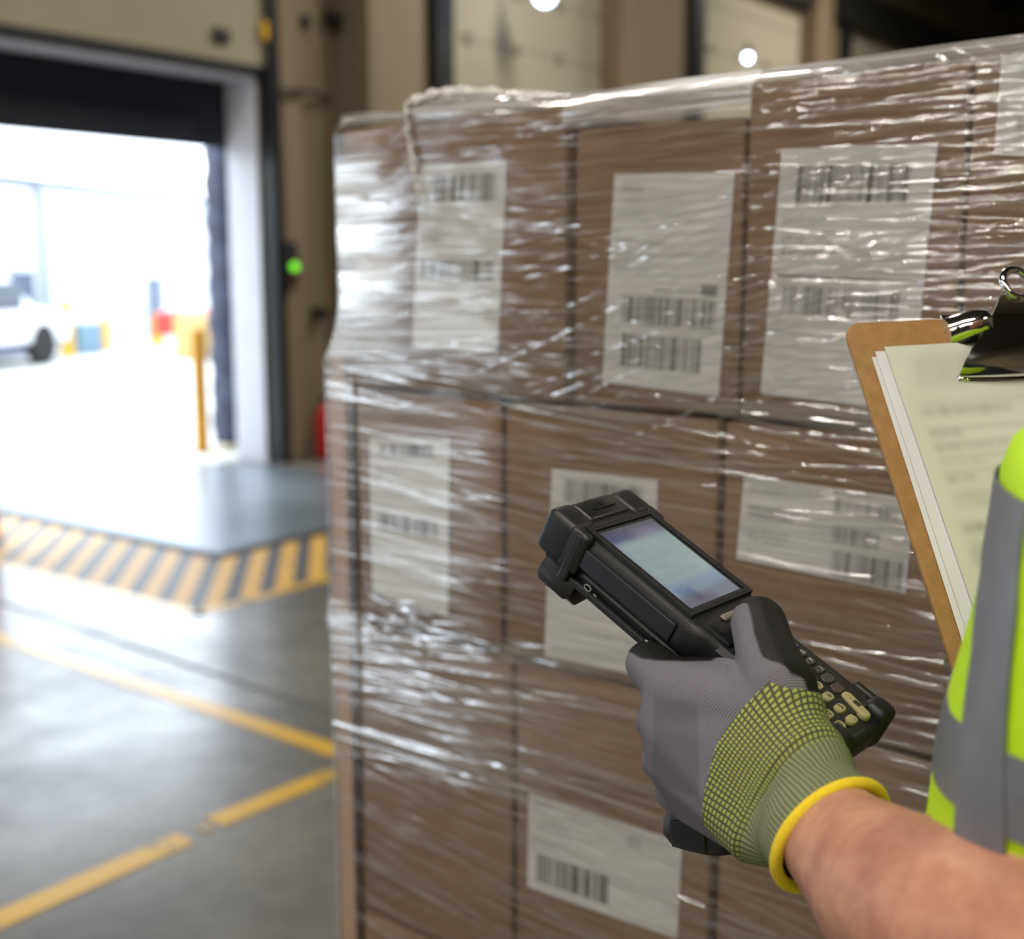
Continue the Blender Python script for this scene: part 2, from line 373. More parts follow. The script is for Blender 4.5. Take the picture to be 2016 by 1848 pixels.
# ------------------------------------------------------------------ outdoors
yard = mat('yard_concrete', (196, 196, 190), .8, var=.08, vscale=.5)
tag(obj('ground', box((-40, YW + TH, -.25), (90, 90, -.005)), yard), 'pale concrete yard outside the dock', kind='structure')
pale = mat('pale_cladding', (214, 218, 222), .6, var=.04); greyp = mat('grey_cladding', (168, 180, 192), .6); slate = mat('slate_opening', (70, 84, 112), .6)
bd = np.array([math.sin(math.radians(12.4)), math.cos(math.radians(12.4))])      # along the facade, camera frame
g0 = G(200, 680); bx = unit(CW(bd[0], bd[1], 0)[:2]); M = Matrix(((bx[0], -bx[1], 0, g0[0]), (bx[1], bx[0], 0, g0[1]), (0, 0, 1, 0), (0, 0, 0, 1)))
bld = empty('warehouse_building', M); tag(bld, 'long low white warehouse across the yard', 'building')
def onb(x, y):      # point on the facade in building axes
    n = np.array([-bx[1], bx[0], 0]); q = PL(x, y, n, n @ g0) - g0; return q[0] * bx[0] + q[1] * bx[1], q[2]
zt = onb(200, 378)[1]
obj('facade', box((-25, 0, -.005), (45, 8, zt)), pale, bld); obj('coping', box((-25, -.12, zt), (45, 8, zt + .12)), mat('coping_grey', (96, 112, 136), .6), bld)
for x, w in ((88, .12),):
    s, z = onb(x, 600); obj('downpipe', box((s - w, -.15, 0), (s + w, 0, zt)), greyp, bld)
s0, z0 = onb(-60, 600); s1, _ = onb(66, 600); z1 = onb(66, 535)[1]; obj('dock_opening', box((s0, -.04, 0), (s1, .0, z1)), slate, bld)
s0, z1 = onb(289, 547); s1, _ = onb(318, 600); obj('door', box((s0, -.06, 0), (s1, .0, z1)), mat('slate_door', (96, 108, 128), .6), bld)
s0, z1 = onb(192, 604); s1, _ = onb(283, 600); obj('roller_panel', box((s0, -.05, 0), (s1, .0, z1)), greyp, bld)
# van, parked car, crates
def vehicle(name, px, label, cat, L, Wd, Hh, paint, yaw, van):
    g = G(*px); r = empty(name, Matrix.Translation((g[0], g[1], 0)) @ Matrix.Rotation(yaw, 4, 'Z')); tag(r, label, cat)
    if van: prof = [(0, .35), (L, .35), (L, .8), (L * .93, Hh * .60), (L * .78, Hh * .64), (L * .62, Hh), (.1, Hh), (0, Hh * .9)]
    else: prof = [(0, .3), (L, .3), (L, .65), (L * .95, .78), (L * .72, .88), (L * .58, Hh), (L * .22, Hh), (L * .06, .9), (0, .8)]
    pr = prism(prof, -Wd / 2, Wd / 2, .06, 3); R = np.array([[1, 0, 0, 0], [0, 0, -1, 0], [0, 1, 0, 0], [0, 0, 0, 1]], float)
    obj('body', xf(pr, R), paint, r, True, sharp=35)
    gl = mat('car_glass', (60, 74, 90), .15)
    wb = Hh * .62 if van else .90
    for sd in (-1, 1): obj('side_window', box((L * (.5 if van else .2), sd * Wd / 2 - .01, wb), (L * (.70 if van else .64), sd * Wd / 2 + .01, Hh - .12), .01), gl, r)
    for wx in (L * .18, L * .82):
        for sd in (-1, 1):
            wobj = obj('wheel', cyl((wx, sd * (Wd / 2 - .14), .33), (wx, sd * (Wd / 2 + .01), .33), .33), mat('tyre', (28, 28, 30), .8), r, True, sharp=40)
    obj('bumper', box((L - .04, -Wd / 2 + .05, .3), (L + .08, Wd / 2 - .05, .5), .03), mat('bumper_grey', (120, 120, 120), .6), r)
    return r
gv = G(116, 714); _y = math.atan2(bx[1], bx[0]); _v = vehicle('van', (116, 714), 'white van parked at the dark dock opening across the yard', 'van', 4.4, 1.25, 1.45, mat('white_enamel', (225, 228, 232), .3, var=.02), _y, True)
_v.location = (gv[0] - 4.0 * bx[0] - .62 * bx[1], gv[1] - 4.0 * bx[1] + .62 * bx[0], 0)
vehicle('trailer', (328, 694), 'low red trailer parked beyond the slim yellow bollard', 'trailer', 4.2, 1.5, .80, mat('red_car', (196, 70, 66), .35), AZ - math.pi / 2, True)
for k, (x, y, h) in enumerate(((312, 682, .5), (134, 702, .75), (207, 690, .45))):
    g = G(x, y); bollard(g[0], g[1], .11, h * 1.3, ('short yellow bollard by the dark door across the yard', 'short yellow bollard right of the white van', 'short yellow bollard before the grey roller panel')[k])
g = G(385, 704); o = obj('barrier_block', xf(box((-.35, -.2, 0), (.35, .2, .75), .04), Matrix.Translation((g[0], g[1], 0)) @ Matrix.Rotation(.3, 4, 'Z')), mat('cream_yellow', (206, 176, 116), .6)); tag(o, 'pale yellow barrier block standing behind the slim bollard', 'barrier')
g = G(168, 696); o = obj('crate', box((g[0] - .25, g[1] - .2, 0), (g[0] + .25, g[1] + .2, .55), .02), mat('blue_crate', (120, 150, 172), .6)); tag(o, 'blue-grey crate on the yard before the warehouse', 'crate')
g = G(447, 886); o = obj('wheel_chock', xf(prism([(-.1, 0), (.1, 0), (.07, .12), (-.03, .15)], -.07, .07, .01), np.array([[1, 0, 0, g[0]], [0, 0, -1, g[1]], [0, 1, 0, 0], [0, 0, 0, 1]], float)), mat('chock_white', (228, 222, 200), .5)); tag(o, 'small off-white wheel chock at the foot of the dock seal', 'wheel chock')

# ------------------------------------------------------------------ lamps
def lamp_fix(x, y, z, lx, ly, power, col, label):
    r = empty('ceiling_light', loc=(x, y, z)); tag(r, label, 'ceiling light', 'strip lights under the warehouse ceiling')
    obj('housing', box((-lx / 2 - .03, -ly / 2 - .03, .02), (lx / 2 + .03, ly / 2 + .03, .1), .01), mat('white_metal', (220, 220, 220), .4), r)
    L = bpy.data.lights.new('lamp', 'AREA'); L.shape = 'RECTANGLE'; L.size = lx; L.size_y = ly; L.energy = power; L.color = col
    lo = bpy.data.objects.new('lamp', L); COL.objects.link(lo); lo.location = (x, y, z); 
WARM = (1, .93, .83)
for i, (x, y, nm) in enumerate(((-9.2, 3.6, 'farthest left, near the far open dock door, added for glints on the film'), (-9.4, -.8, 'farthest left, over the open floor, added for glints on the film'), (-4, -1.5, 'over the open floor left of the wrapped pallet'), (-4.5, 3, 'nearest the far open dock doors'), (-1.2, .4, 'right above the worker'), (-1.5, -5, 'behind the worker'), (4.5, 4.2, 'above the striped floor border'), (9.5, 4.5, 'before the closed cream door'), (16, 4.5, 'at the far end of the dock wall'), (5, -4, 'behind the wrapped pallet'))):  # first two are unseen extras, added to put warm glints on the film
    lamp_fix(x, y, 4.4 if i < 2 else 5.2 if i < 6 else 6.0, .08 if i < 2 else .07, 2.6, (170, 170, 140, 120, 150, 120, 120, 260, 330, 110)[i], WARM, 'long strip light under the ceiling ' + nm)
def spot(px, py, d, rad, s, label):
    q = P(px, py, d); r = empty('dock_lamp', loc=tuple(q)); tag(r, label, 'lamp')
    obj('bulb', hull([((0, 0, 0), rad)]), emis('lamp_glow%d' % s, (205, 222, 255), s), r, True)
    obj('shade', xf(lathe((0, 0, 0), [(rad * 1.3, 0), (rad * 1.2, rad), (rad * .5, rad * 2.2)], 20), Matrix.Translation((0, 0, rad * .35))), dark_steel, r, True, sharp=40)
    yy = YW - q[1]; obj('arm', tube([(0, 0, rad * 2), (0, yy * .5, rad * 2.6), (0, yy, rad * 2)], .015), dark_steel, r, True)
spot(1470, 112, 16.0, .06, 22, 'small glowing lamp on an arm before the second closed door')
spot(1073, -10, 11.6, .10, 10, 'small glowing lamp high above the closed door next to the pale column')
w = bpy.data.worlds.new('sky'); S.world = w; w.use_nodes = True; bg = w.node_tree.nodes['Background']
bg.inputs[0].default_value = (.78, .88, 1.0, 1); bg.inputs[1].default_value = 5.5
sun = bpy.data.lights.new('sun', 'SUN'); so = bpy.data.objects.new('sun', sun); COL.objects.link(so); sun.energy = 3; sun.angle = .2
so.rotation_euler = (math.radians(-35), math.radians(15), 0)
S.view_settings.view_transform = 'Standard'; S.view_settings.look = 'None'; S.view_settings.gamma = 1; S.view_settings.use_curve_mapping = False
S.view_settings.exposure = 0
S.cycles.max_bounces = 7; S.cycles.diffuse_bounces = 3; S.cycles.glossy_bounces = 3; S.cycles.transmission_bounces = 3; S.cycles.transparent_max_bounces = 8; S.cycles.caustics_reflective = False; S.cycles.caustics_refractive = False

# ------------------------------------------------------------------ the wrapped pallet
KP = np.array([1.1322647, 1.10980867, 0]); SD = np.array([-.034036, -.999421, 0]); DD = np.array([.999421, -.034036, 0])
MP = Matrix(((SD[0], DD[0], 0, KP[0]), (SD[1], DD[1], 0, KP[1]), (0, 0, 1, 0), (0, 0, 0, 1)))
def face(x, y, off=0.):        # (s, z) on the front of the load
    n = -DD; q = PL(x, y, n, n @ (KP + n * off)) - KP; return q @ SD, q[2]
m, nt, b, o_ = newmat('kraft_cardboard')
v = coords(nt, 'Object', (1, 1, 1)); n = N(nt, 'ShaderNodeTexNoise'); n.inputs['Scale'].default_value = 6; n.inputs['Detail'].default_value = 6; nt.links.new(v, n.inputs['Vector'])
v2 = coords(nt, 'Object', (40, 40, 420)); n3 = N(nt, 'ShaderNodeTexNoise'); n3.inputs['Scale'].default_value = 1; n3.inputs['Detail'].default_value = 3; nt.links.new(v2, n3.inputs['Vector'])
c1 = mixc(nt, ramp(nt, n.outputs[0], .3, .7), lin((128, 104, 82)), lin((149, 123, 100)))
nt.links.new(mixc(nt, ramp(nt, n3.outputs[0], .3, .7, 0, .35), c1, lin((104, 84, 65))), b.inputs['Base Color'])
b.inputs['Roughness'].default_value = .75; b.inputs['Specular IOR Level'].default_value = .25
bp = N(nt, 'ShaderNodeBump'); bp.inputs['Strength'].default_value = .15; bp.inputs['Distance'].default_value = .002; nt.links.new(n3.outputs[0], bp.inputs['Height']); nt.links.new(bp.outputs[0], b.inputs['Normal'])
kraft = m
label_mat = attrmat('label_print', 'ink', .45, spec=.4)
tape_mat = mat('packing_tape', (150, 112, 78), .3, var=.05)
WOOD = mat('pallet_wood', (168, 134, 92), .8, var=.2, vscale=3, stretch=(1, 8, 8))
pal = empty('wooden_pallet', MP); tag(pal, 'wooden pallet carrying the film-wrapped carton stack', 'pallet')
for k in range(6): obj('deck_board', box((-.04 + 1.36 * k / 6 + .02, .0, .122), (-.04 + 1.36 * (k + 1) / 6 - .03, .8, .144), .003), WOOD, pal)
for y in (.0, .35, .70): obj('stringer', box((-.03, y, .1), (1.30, y + .1, .121), .003), WOOD, pal)
for x in (0, .58, 1.15):
    for y in (.0, .35, .70): obj('block', box((x, y, .022), (x + .12, y + .1, .099), .003), WOOD, pal)
for y in (.0, .35, .70): obj('bottom_board', box((-.03, y, 0), (1.30, y + .1, .0215), .003), WOOD, pal)

def paint(W_, H_, ops, base=(214, 213, 210)):
    img = np.ones((H_, W_, 3)) * np.array(lin(base)); dark = np.array(lin((20, 21, 26)))
    for op in ops:
        k, x0, y0, x1, y1 = op[:5]; lay = np.zeros((H_, W_)); r = np.random.RandomState(int(x0 * 977 + y0 * 3331 + x1 * 71) % 99991)
        a, bq, c, d = int(x0 * W_), int(y0 * H_), max(int(x1 * W_), int(x0 * W_) + 1), max(int(y1 * H_), int(y0 * H_) + 1)
        st, bl = op[5], op[6]
        if k == 'bars':
            x = a
            while x < c:
                w_ = r.choice([1, 2, 2, 3, 5, 7]); 
                lay[bq:d, x:min(x + w_, c)] = r.uniform(.6, 1.); x += w_ + r.choice([1, 1, 2, 2])
        elif k == 'text':
            n_ = op[7]; hh = (d - bq) / n_
            for i in range(n_):
                yy = int(bq + hh * i); x = a; e = a + (c - a) * r.uniform(.55, 1)
                while x < e:
                    w_ = r.randint(3, 9); lay[yy:yy + max(1, int(hh * .55)), x:int(min(x + w_, e))] = r.uniform(.5, 1.); x += w_ + r.randint(1, 3)
        elif k == 'fill': lay[bq:d, a:c] = 1
        lay = blur(lay, bl) * st
        lay = np.clip(lay * 1.18, 0, 1)
        img = img * (1 - lay[..., None]) + dark * lay[..., None]
    return img
def quad_sheet(name, quad, off, ops, parent, m, res=(150, 200), base=(214, 213, 210), curl=None, thick=.0, M=None):
    nu, nv = res; TL, TR, BR, BL = [np.array(q, float) for q in quad]
    u = np.linspace(0, 1, nu)[None, :, None]; v = np.linspace(0, 1, nv)[:, None, None]
    Pn = (TL * (1 - u) + TR * u) * (1 - v) + (BL * (1 - u) + BR * u) * v
    if curl is not None: Pn = Pn + curl(u, v)
    o = obj(name, (Pn.reshape(-1, 3), grid(nu, nv)), m, parent, True, M=M)
    img = paint(nu, nv, ops, base)
    setcol(o.data, 'ink', img.reshape(-1, 3)); return o
# label layouts (shapes only: bars, illegible smudged lines, rules)
LAYA = [('bars', .12, .06, .88, .20, .8, .8), ('text', .06, .25, .45, .32, .35, 1.1, 3), ('text', .06, .34, .42, .42, .5, 1., 3), ('fill', .03, .475, .97, .482, .75, .5), ('bars', .07, .51, .90, .62, .7, .8), ('fill', .03, .66, .97, .664, .3, .5), ('text', .55, .79, .63, .81, .5, 1, 1), ('text', .74, .79, .82, .81, .5, 1, 1)]
LAYB = [('text', .08, .05, .34, .10, .45, 1.6, 2), ('text', .08, .12, .33, .15, .3, 1.2, 1), ('text', .07, .18, .5, .21, .25, 1.2, 1), ('text', .06, .31, .5, .335, .45, .8, 1), ('text', .07, .37, .24, .41, .35, 1.3, 2), ('text', .07, .44, .5, .46, .3, 1.1, 1), ('fill', .80, .50, .93, .55, .6, .8), ('fill', .4, .535, .9, .54, .6, .6), ('bars', .14, .57, .93, .70, .72, 1.0), ('text', .3, .71, .7, .72, .35, .8, 1), ('bars', .16, .75, .84, .91, .75, .6), ('text', .28, .925, .68, .935, .35, .8, 1)]
LAYC = [('bars', .13, .07, .86, .22, .78, 1.5), ('text', .28, .225, .65, .24, .35, 1, 1), ('text', .05, .27, .45, .32, .45, 1.3, 3), ('text', .06, .35, .43, .43, .6, 1, 4), ('fill', .04, .505, .96, .513, .85, .4), ('bars', .10, .545, .86, .66, .72, 1.5), ('fill', .03, .685, .80, .689, .35, .5), ('text', .62, .82, .9, .88, .3, 1, 2)]
LAYD = [('text', .30, .10, .9, .18, .75, 1.2, 1), ('text', .26, .29, .9, .38, .8, 1.2, 1), ('text', .26, .47, .8, .53, .7, 1.2, 1), ('text', .2, .63, .9, .82, .65, 1.4, 3)]
LAYE = [('bars', .14, .04, .80, .11, .8, .9), ('text', .05, .18, .4, .3, .3, 1, 3), ('bars', .10, .47, .86, .58, .8, .9), ('fill', .03, .42, .97, .425, .4, .5), ('text', .62, .80, .70, .82, .5, 1, 1), ('text', .80, .83, .87, .85, .5, 1, 1)]
LAYF = [('bars', .14, .05, .87, .17, .75, 1.8), ('text', .07, .24, .5, .34, .4, 1.2, 3), ('bars', .10, .50, .82, .62, .75, 1.5), ('text', .55, .83, .64, .86, .5, 1, 1), ('text', .76, .84, .85, .87, .5, 1, 1)]
LAYG = [('text', .05, .10, .33, .21, .5, 1.6, 2), ('text', .40, .07, .50, .10, .5, .8, 1), ('text', .56, .05, .80, .09, .8, .5, 1), ('bars', .56, .13, .93, .27, .5, 2.0), ('text', .05, .34, .42, .52, .65, 1.6, 2), ('text', .06, .60, .36, .78, .4, 1.4, 3), ('bars', .57, .42, .84, .60, .7, 1.6), ('bars', .58, .68, .98, .98, .72, 1.4), ('text', .06, .87, .16, .91, .6, .9, 1)]
LAYH = [('text', .04, .05, .22, .2, .5, 2, 2), ('text', .25, .12, .55, .19, .45, 1.8, 1), ('text', .07, .26, .46, .38, .4, 1.8, 2), ('text', .67, .12, .82, .26, .6, 1.4, 2), ('text', .05, .44, .30, .50, .5, .9, 2), ('fill', .03, .56, .6, .565, .2, .5), ('bars', .07, .60, .56, .90, .85, .5), ('text', .14, .94, .5, .965, .4, .8, 1)]

def carton(s0, s1, z0, z1, label, lab=None, dy=0., tape=False):
    M = MP @ Matrix.Translation(((s0 + s1) / 2, dy, z0)); w2 = (s1 - s0) / 2
    o = obj('cardboard_box', box((-w2, 0, 0), (w2, .78, z1 - z0 - .002), .004, 3), kraft, M=M, smooth=True, sharp=40)
    tag(o, label, 'cardboard box', 'cartons stacked on the wrapped pallet')
    if tape: obj('packing_tape', box((-.024, -.0006, .0), (.024, .0, .05), .0), tape_mat, o)
    if lab:
        q, lay, res = lab; Q = []
        for x, y in q:
            s, z = face(x, y, -dy + .001); Q.append((s - (s0 + s1) / 2, -.0012, z - z0))
        quad_sheet('shipping_label', Q, 0, lay, o, label_mat, res)
    return o
Z = [.145, .43, .705, 1.105, 1.402]
carton(0, .337, 1.405, 1.716, 'top-row kraft carton at the left corner of the wrapped stack', ([(828, 325), (998, 318), (980, 697), (812, 682)], LAYA, (110, 230)))
carton(.346, .545, 1.405, 1.694, 'slightly lower kraft carton in the top row with a long shipping label', ([(1210, 343), (1447, 338), (1415, 781), (1186, 752)], LAYB, (150, 250)), .004)
carton(.551, .757, 1.405, 1.722, 'top-row kraft carton bearing the largest upright label, behind the clipboard corner', ([(1540, 293), (1846, 281), (1795, 811), (1497, 775)], LAYC, (190, 290)))
carton(.761, 1.04, 1.405, 1.722, 'top-row kraft carton at the right, with a label cut by the picture edge', ([(1972, 112), (2190, 92), (2168, 316), (1957, 305)], LAYD, (110, 120)))
carton(1.045, 1.29, 1.405, 1.722, 'top-row kraft carton at the far right end of the stack, without a label')
carton(.010, .245, 1.107, 1.402, 'second-row kraft carton with a label under the milky film at the left corner', ([(727, 862), (885, 864), (882, 1211), (733, 1166)], LAYE, (110, 210)), .002)
carton(.254, .527, 1.107, 1.402, 'second-row kraft carton whose label is partly covered by the handheld scanner', ([(1087, 922), (1295, 945), (1282, 1335), (1072, 1291)], LAYF, (140, 230)))
carton(.534, .84, 1.107, 1.402, 'second-row kraft carton with the wide label next to the clipboard', ([(1465, 935), (1800, 982), (1783, 1168), (1450, 1100)], LAYG, (220, 130)), .001)
carton(.846, 1.29, 1.107, 1.402, 'second-row kraft carton at the far right end of the stack')
carton(.010, .262, .708, 1.103, 'tall kraft carton without a label in the third row at the left corner')
carton(.270, .530, .708, 1.103, 'third-row kraft carton with a tilted wide label below the gloved hand', ([(1041, 1560), (1343, 1658), (1333, 1848), (1038, 1745)], LAYH, (210, 130)))
carton(.538, .84, .708, 1.103, 'third-row kraft carton behind the glove cuff and forearm', None, .003)
carton(.846, 1.29, .708, 1.103, 'third-row kraft carton at the far right end of the stack')
carton(.010, .262, .433, .705, 'fourth-row kraft carton at the lower left corner of the stack')
carton(.270, .530, .433, .705, 'fourth-row kraft carton beneath the one with the tilted wide label')
carton(.538, .84, .433, .705, 'fourth-row kraft carton below the forearm')
carton(.846, 1.29, .433, .705, 'fourth-row kraft carton at the far right end of the stack')
carton(.010, .42, .146, .431, 'bottom-row kraft carton at the left corner, on the pallet boards')
carton(.43, .84, .146, .431, 'bottom-row kraft carton in the middle, on the pallet boards')
carton(.846, 1.29, .146, .431, 'bottom-row kraft carton at the far right end, on the pallet boards')
# corner board
cb = obj('corner_board', join(box((-.030, -.006, .15), (-.001, -.0015, 1.446), .001), box((-.030, -.006, .15), (-.0255, .045, 1.446), .001)), mat('corner_board_kraft', (176, 146, 120), .7, var=.06), M=MP)
tag(cb, 'upright kraft corner board on the left edge of the stack, ending below the top row', 'corner board')
# second outline of a dark gap beside the board is real: the board stands clear of the cartons

# ---- stretch film
def sstep(x, a, c): t = np.clip((x - a) / (c - a), 0, 1); return t * t * (3 - 2 * t)
zf = np.concatenate([np.linspace(.12, .60, 30), np.linspace(.606, 1.742, 900)]); nz = len(zf)
sl = np.linspace(0, 1, 380) ** 1.0
def prof_front(z):      # left end of the front run at height z
    l = np.where(z < 1.447, -.034, -.034 + .030 * (1 - (1 - np.clip((z - 1.447) / .085, 0, 1)) ** 2.2))
    return l - .006 * np.exp(-((z - 1.113) / .022) ** 2) 
SR = 1.305
ztop = lambda s: 1.728 + .004 * np.sin(s * 9) + .012 * sstep(s, .08, .13) * (1 - sstep(s, .17, .3)) + .010 * sstep(s, .3, .5) - .004 * sstep(s, .6, 1.2)
SS = sl[None, :] * np.ones((nz, 1)); Lf = prof_front(zf)[:, None]
Sg = Lf + (SR - Lf) * SS
vv = (zf[:, None] - .12) / (1.742 - .12); Zg = .12 + vv * (ztop(Sg) - .12)
fold_sheen = np.zeros_like(Sg); hgt = np.zeros_like(Sg); rnd = np.random.RandomState(5)
sg0, zg0 = Sg[0], Zg
def streak(s0, z0, L, a, w, amp, curve=0.):
    c0, c1 = np.searchsorted(Sg[500], [s0 - L / 2, s0 + L / 2]); c1 = min(c1, Sg.shape[1])
    if c1 - c0 < 3: return
    sc = Sg[500, c0:c1]; t = (sc - s0) / (L / 2); zc = z0 + a * (sc - s0) + curve * (sc - s0) ** 2
    j0 = max(0, np.searchsorted(zf, zc.min() - 5 * w)); j1 = min(nz, np.searchsorted(zf, zc.max() + 5 * w + .004))
    if j1 - j0 < 2: return
    g = np.exp(-((Zg[j0:j1, c0:c1] - zc[None]) / w) ** 2) * (np.clip(1 - t * t, 0, 1) ** .7)[None] * amp
    hgt[j0:j1, c0:c1] += g; fold_sheen[j0:j1, c0:c1] = np.maximum(fold_sheen[j0:j1, c0:c1], g / .0012)
def many(n, sr, zr, Lr, ar, wr, am, cr=0.):
    for _ in range(n):
        streak(rnd.uniform(*sr), rnd.uniform(*zr), rnd.uniform(*Lr), rnd.uniform(*ar), rnd.uniform(*wr), rnd.uniform(*am) * (1 if rnd.rand() < .8 else -.7), rnd.uniform(-cr, cr))
many(900, (-.03, 1.3), (.6, 1.73), (.15, .70), (-.035, .035), (.0007, .0017), (.0001, .00042))
many(720, (.26, 1.3), (.62, 1.72), (.08, .40), (-.06, .07), (.0008, .0019), (.0004, .0013))
many(260, (.25, 1.3), (1.43, 1.72), (.10, .45), (-.08, .20), (.0009, .0020), (.0004, .0010), .1)
many(45, (-.03, .30), (1.42, 1.62), (.10, .35), (-.14, .10), (.0009, .0018), (.0002, .0006), .1)
many(70, (.33, .62), (1.42, 1.60), (.08, .28), (.15, .5), (.0010, .0020), (.0004, .0010))
many(70, (-.03, .42), (.93, 1.12), (.18, .60), (-.02, .13), (.0012, .0030), (.0006, .0015), .1)
many(110, (.0, 1.2), (.62, 1.0), (.15, .6), (-.24, -.08), (.0010, .0022), (.0003, .0009), .1)
many(100, (.0, 1.0), (1.10, 1.40), (.10, .40), (-.15, -.02), (.0009, .0020), (.0003, .0009), .1)
many(45, (.0, 1.0), (1.385, 1.42), (.15, .5), (-.12, -.02), (.0014, .0030), (.0007, .0016), .05)
many(26, (-.03, .16), (1.08, 1.14), (.05, .15), (-.2, .2), (.0016, .003), (.0008, .002))
def fbm(shape, cs, seed, octv=4):
    r = np.random.RandomState(seed); out = np.zeros(shape); amp = 1
    for k in range(octv):
        gy, gx = max(2, int(cs[0] * 2 ** k)), max(2, int(cs[1] * 2 ** k)); gq = r.randn(gy + 2, gx + 2)
        yy = np.linspace(0, gy, shape[0]); xx = np.linspace(0, gx, shape[1]); yi, xi = yy.astype(int), xx.astype(int); fy, fx = (yy - yi)[:, None], (xx - xi)[None]
        fy, fx = fy * fy * (3 - 2 * fy), fx * fx * (3 - 2 * fx)
        q = gq[np.ix_(yi, xi)] * (1 - fy) * (1 - fx) + gq[np.ix_(yi + 1, xi)] * fy * (1 - fx) + gq[np.ix_(yi, xi + 1)] * (1 - fy) * fx + gq[np.ix_(yi + 1, xi + 1)] * fy * fx
        out += q * amp; amp *= .55
    return out
big = fbm(Sg.shape, (9, 5), 3); fine = fbm(Sg.shape, (60, 6), 8, 4)
gapz = np.exp(-((Zg - 1.403) / .010) ** 2) + np.exp(-((Zg - 1.105) / .010) ** 2) * .8 + np.exp(-((Zg - .707) / .010) ** 2) * .6
out = .0075 + hgt * 1.0 + .0008 * big + .00018 * fine - .0022 * gapz
out += .010 * sstep(Zg, 1.40, 1.47) * (1 - sstep(Sg, .0, .14)) * .3
out += .004 * np.exp(-((Zg - 1.113) / .02) ** 2) * np.exp(-((Sg + .02) / .06) ** 2) * (1 + big)
out = np.maximum(out, .0025 + np.where(Sg < .02, .006 * (Zg < 1.447), 0))
out -= .018 * sstep(vv, .985, 1.0) ** 2 * (1 + 0 * Sg)          # the collar folds inward over the cartons
milk_glare = .004 + .016 * np.clip(big, 0, 2) + .35 * sstep(Zg, 1.716, 1.728) + .25 * np.exp(-((Sg - Lf) / .004) ** 2)
milk_glare += .62 * (1 - sstep(Sg, .05, .125)) * sstep(Zg, 1.42, 1.47) * (1 - sstep(Zg, 1.64, 1.70)) * np.clip(.75 + .35 * big, .15, 1.2) + .16 * (1 - sstep(Sg, .03, .15)) * sstep(Zg, 1.22, 1.40) * (1 - sstep(Zg, 1.42, 1.44))  # reflected door daylight painted as white into the film's left side
milk_glare += .28 * np.exp(-((Zg - 1.113) / .03) ** 2) * np.exp(-((Sg + .02) / .03) ** 2)
milk_glare += .10 * ((Zg > .93) & (Zg < 1.10)) * (1 - sstep(Sg, .15, .5))
milk_glare += .50 * sstep(Zg, 1.692, 1.70) * ((Sg > .335) & (Sg < .556))
fold_sheen = fold_sheen + .9 * (1 - sstep(Sg, .04, .125)) * sstep(Zg, 1.43, 1.48) * (1 - sstep(Zg, 1.64, 1.70)) * np.clip(.7 + .5 * fine, .2, 1.3) + .5 * sstep(Zg, 1.715, 1.725)  # same left patch gets extra sheen for the door reflection, not more creases
# front run, then the rest of the way round the load
def ring_extra(zc):
    l = float(prof_front(np.array([zc]))[0]); r = []
    for k in range(6): a = math.pi / 2 * k / 5; r.append((SR + .012 * math.sin(a), .012 - .012 * math.cos(a) - .008))
    r += [(SR + .012, y) for y in (.1, .3, .5, .7)] + [(SR, .80), (.9, .80), (.5, .80), (.1, .80), (l, .80)]
    r += [(l - .004, y) for y in (.7, .5, .3, .15, .06, .02, .004)]; return r
V = []; A1 = []; A2 = []; ne = len(ring_extra(.5)); nf = Sg.shape[1]
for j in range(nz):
    ys = -out[j] + .004 * 0; V += list(zip(Sg[j], ys, Zg[j])); A1 += list(fold_sheen[j]); A2 += list(milk_glare[j])
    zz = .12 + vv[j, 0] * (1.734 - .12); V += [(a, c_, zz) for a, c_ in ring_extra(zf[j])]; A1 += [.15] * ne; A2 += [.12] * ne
# turned-in top collar
nr = nf + ne
for k, (ins, dz) in enumerate(((.03, .004), (.09, .002), (.16, -.001))):
    for i in range(nr):
        x, y, z = V[(nz - 1) * nr + i]; cxm, cym = .64, .4
        d = np.array([cxm - x, cym - y]); d = np.sign(d) * np.minimum(np.abs(d), ins) * (np.abs(d) > .3)
        V.append((x + d[0], y + d[1], z + dz + .004 * math.sin(i * .9 + k * 2) * (k > 0))); A1.append(.3); A2.append(.30)
F = [(j * nr + i, j * nr + (i + 1) % nr, (j + 1) * nr + (i + 1) % nr, (j + 1) * nr + i) for j in range(nz + 2) for i in range(nr)]
m, nt, b, o_ = newmat('stretch_film'); nt.nodes.remove(b)
af = N(nt, 'ShaderNodeAttribute', attribute_name='fold_sheen'); am_ = N(nt, 'ShaderNodeAttribute', attribute_name='milk_glare')
v = coords(nt, 'Object', (3.2, 3.2, 210)); nn = N(nt, 'ShaderNodeTexNoise'); nn.inputs['Scale'].default_value = 1; nn.inputs['Detail'].default_value = 5; nn.inputs['Distortion'].default_value = .25; nt.links.new(v, nn.inputs['Vector'])
bp = N(nt, 'ShaderNodeBump'); bp.inputs['Strength'].default_value = .42; bp.inputs['Distance'].default_value = .0014; nt.links.new(nn.outputs[0], bp.inputs['Height'])
gl = N(nt, 'ShaderNodeBsdfGlossy'); gl.inputs['Roughness'].default_value = .085; gl.inputs['Color'].default_value = (1, 1, 1, 1); nt.links.new(bp.outputs[0], gl.inputs['Normal'])
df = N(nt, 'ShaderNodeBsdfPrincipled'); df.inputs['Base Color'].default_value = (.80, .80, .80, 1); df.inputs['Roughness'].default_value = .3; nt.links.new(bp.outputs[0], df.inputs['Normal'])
tr = N(nt, 'ShaderNodeBsdfTransparent'); tr.inputs['Color'].default_value = (.97, .97, .97, 1)
fr = N(nt, 'ShaderNodeLayerWeight'); fr.inputs['Blend'].default_value = .25; nt.links.new(bp.outputs[0], fr.inputs['Normal'])
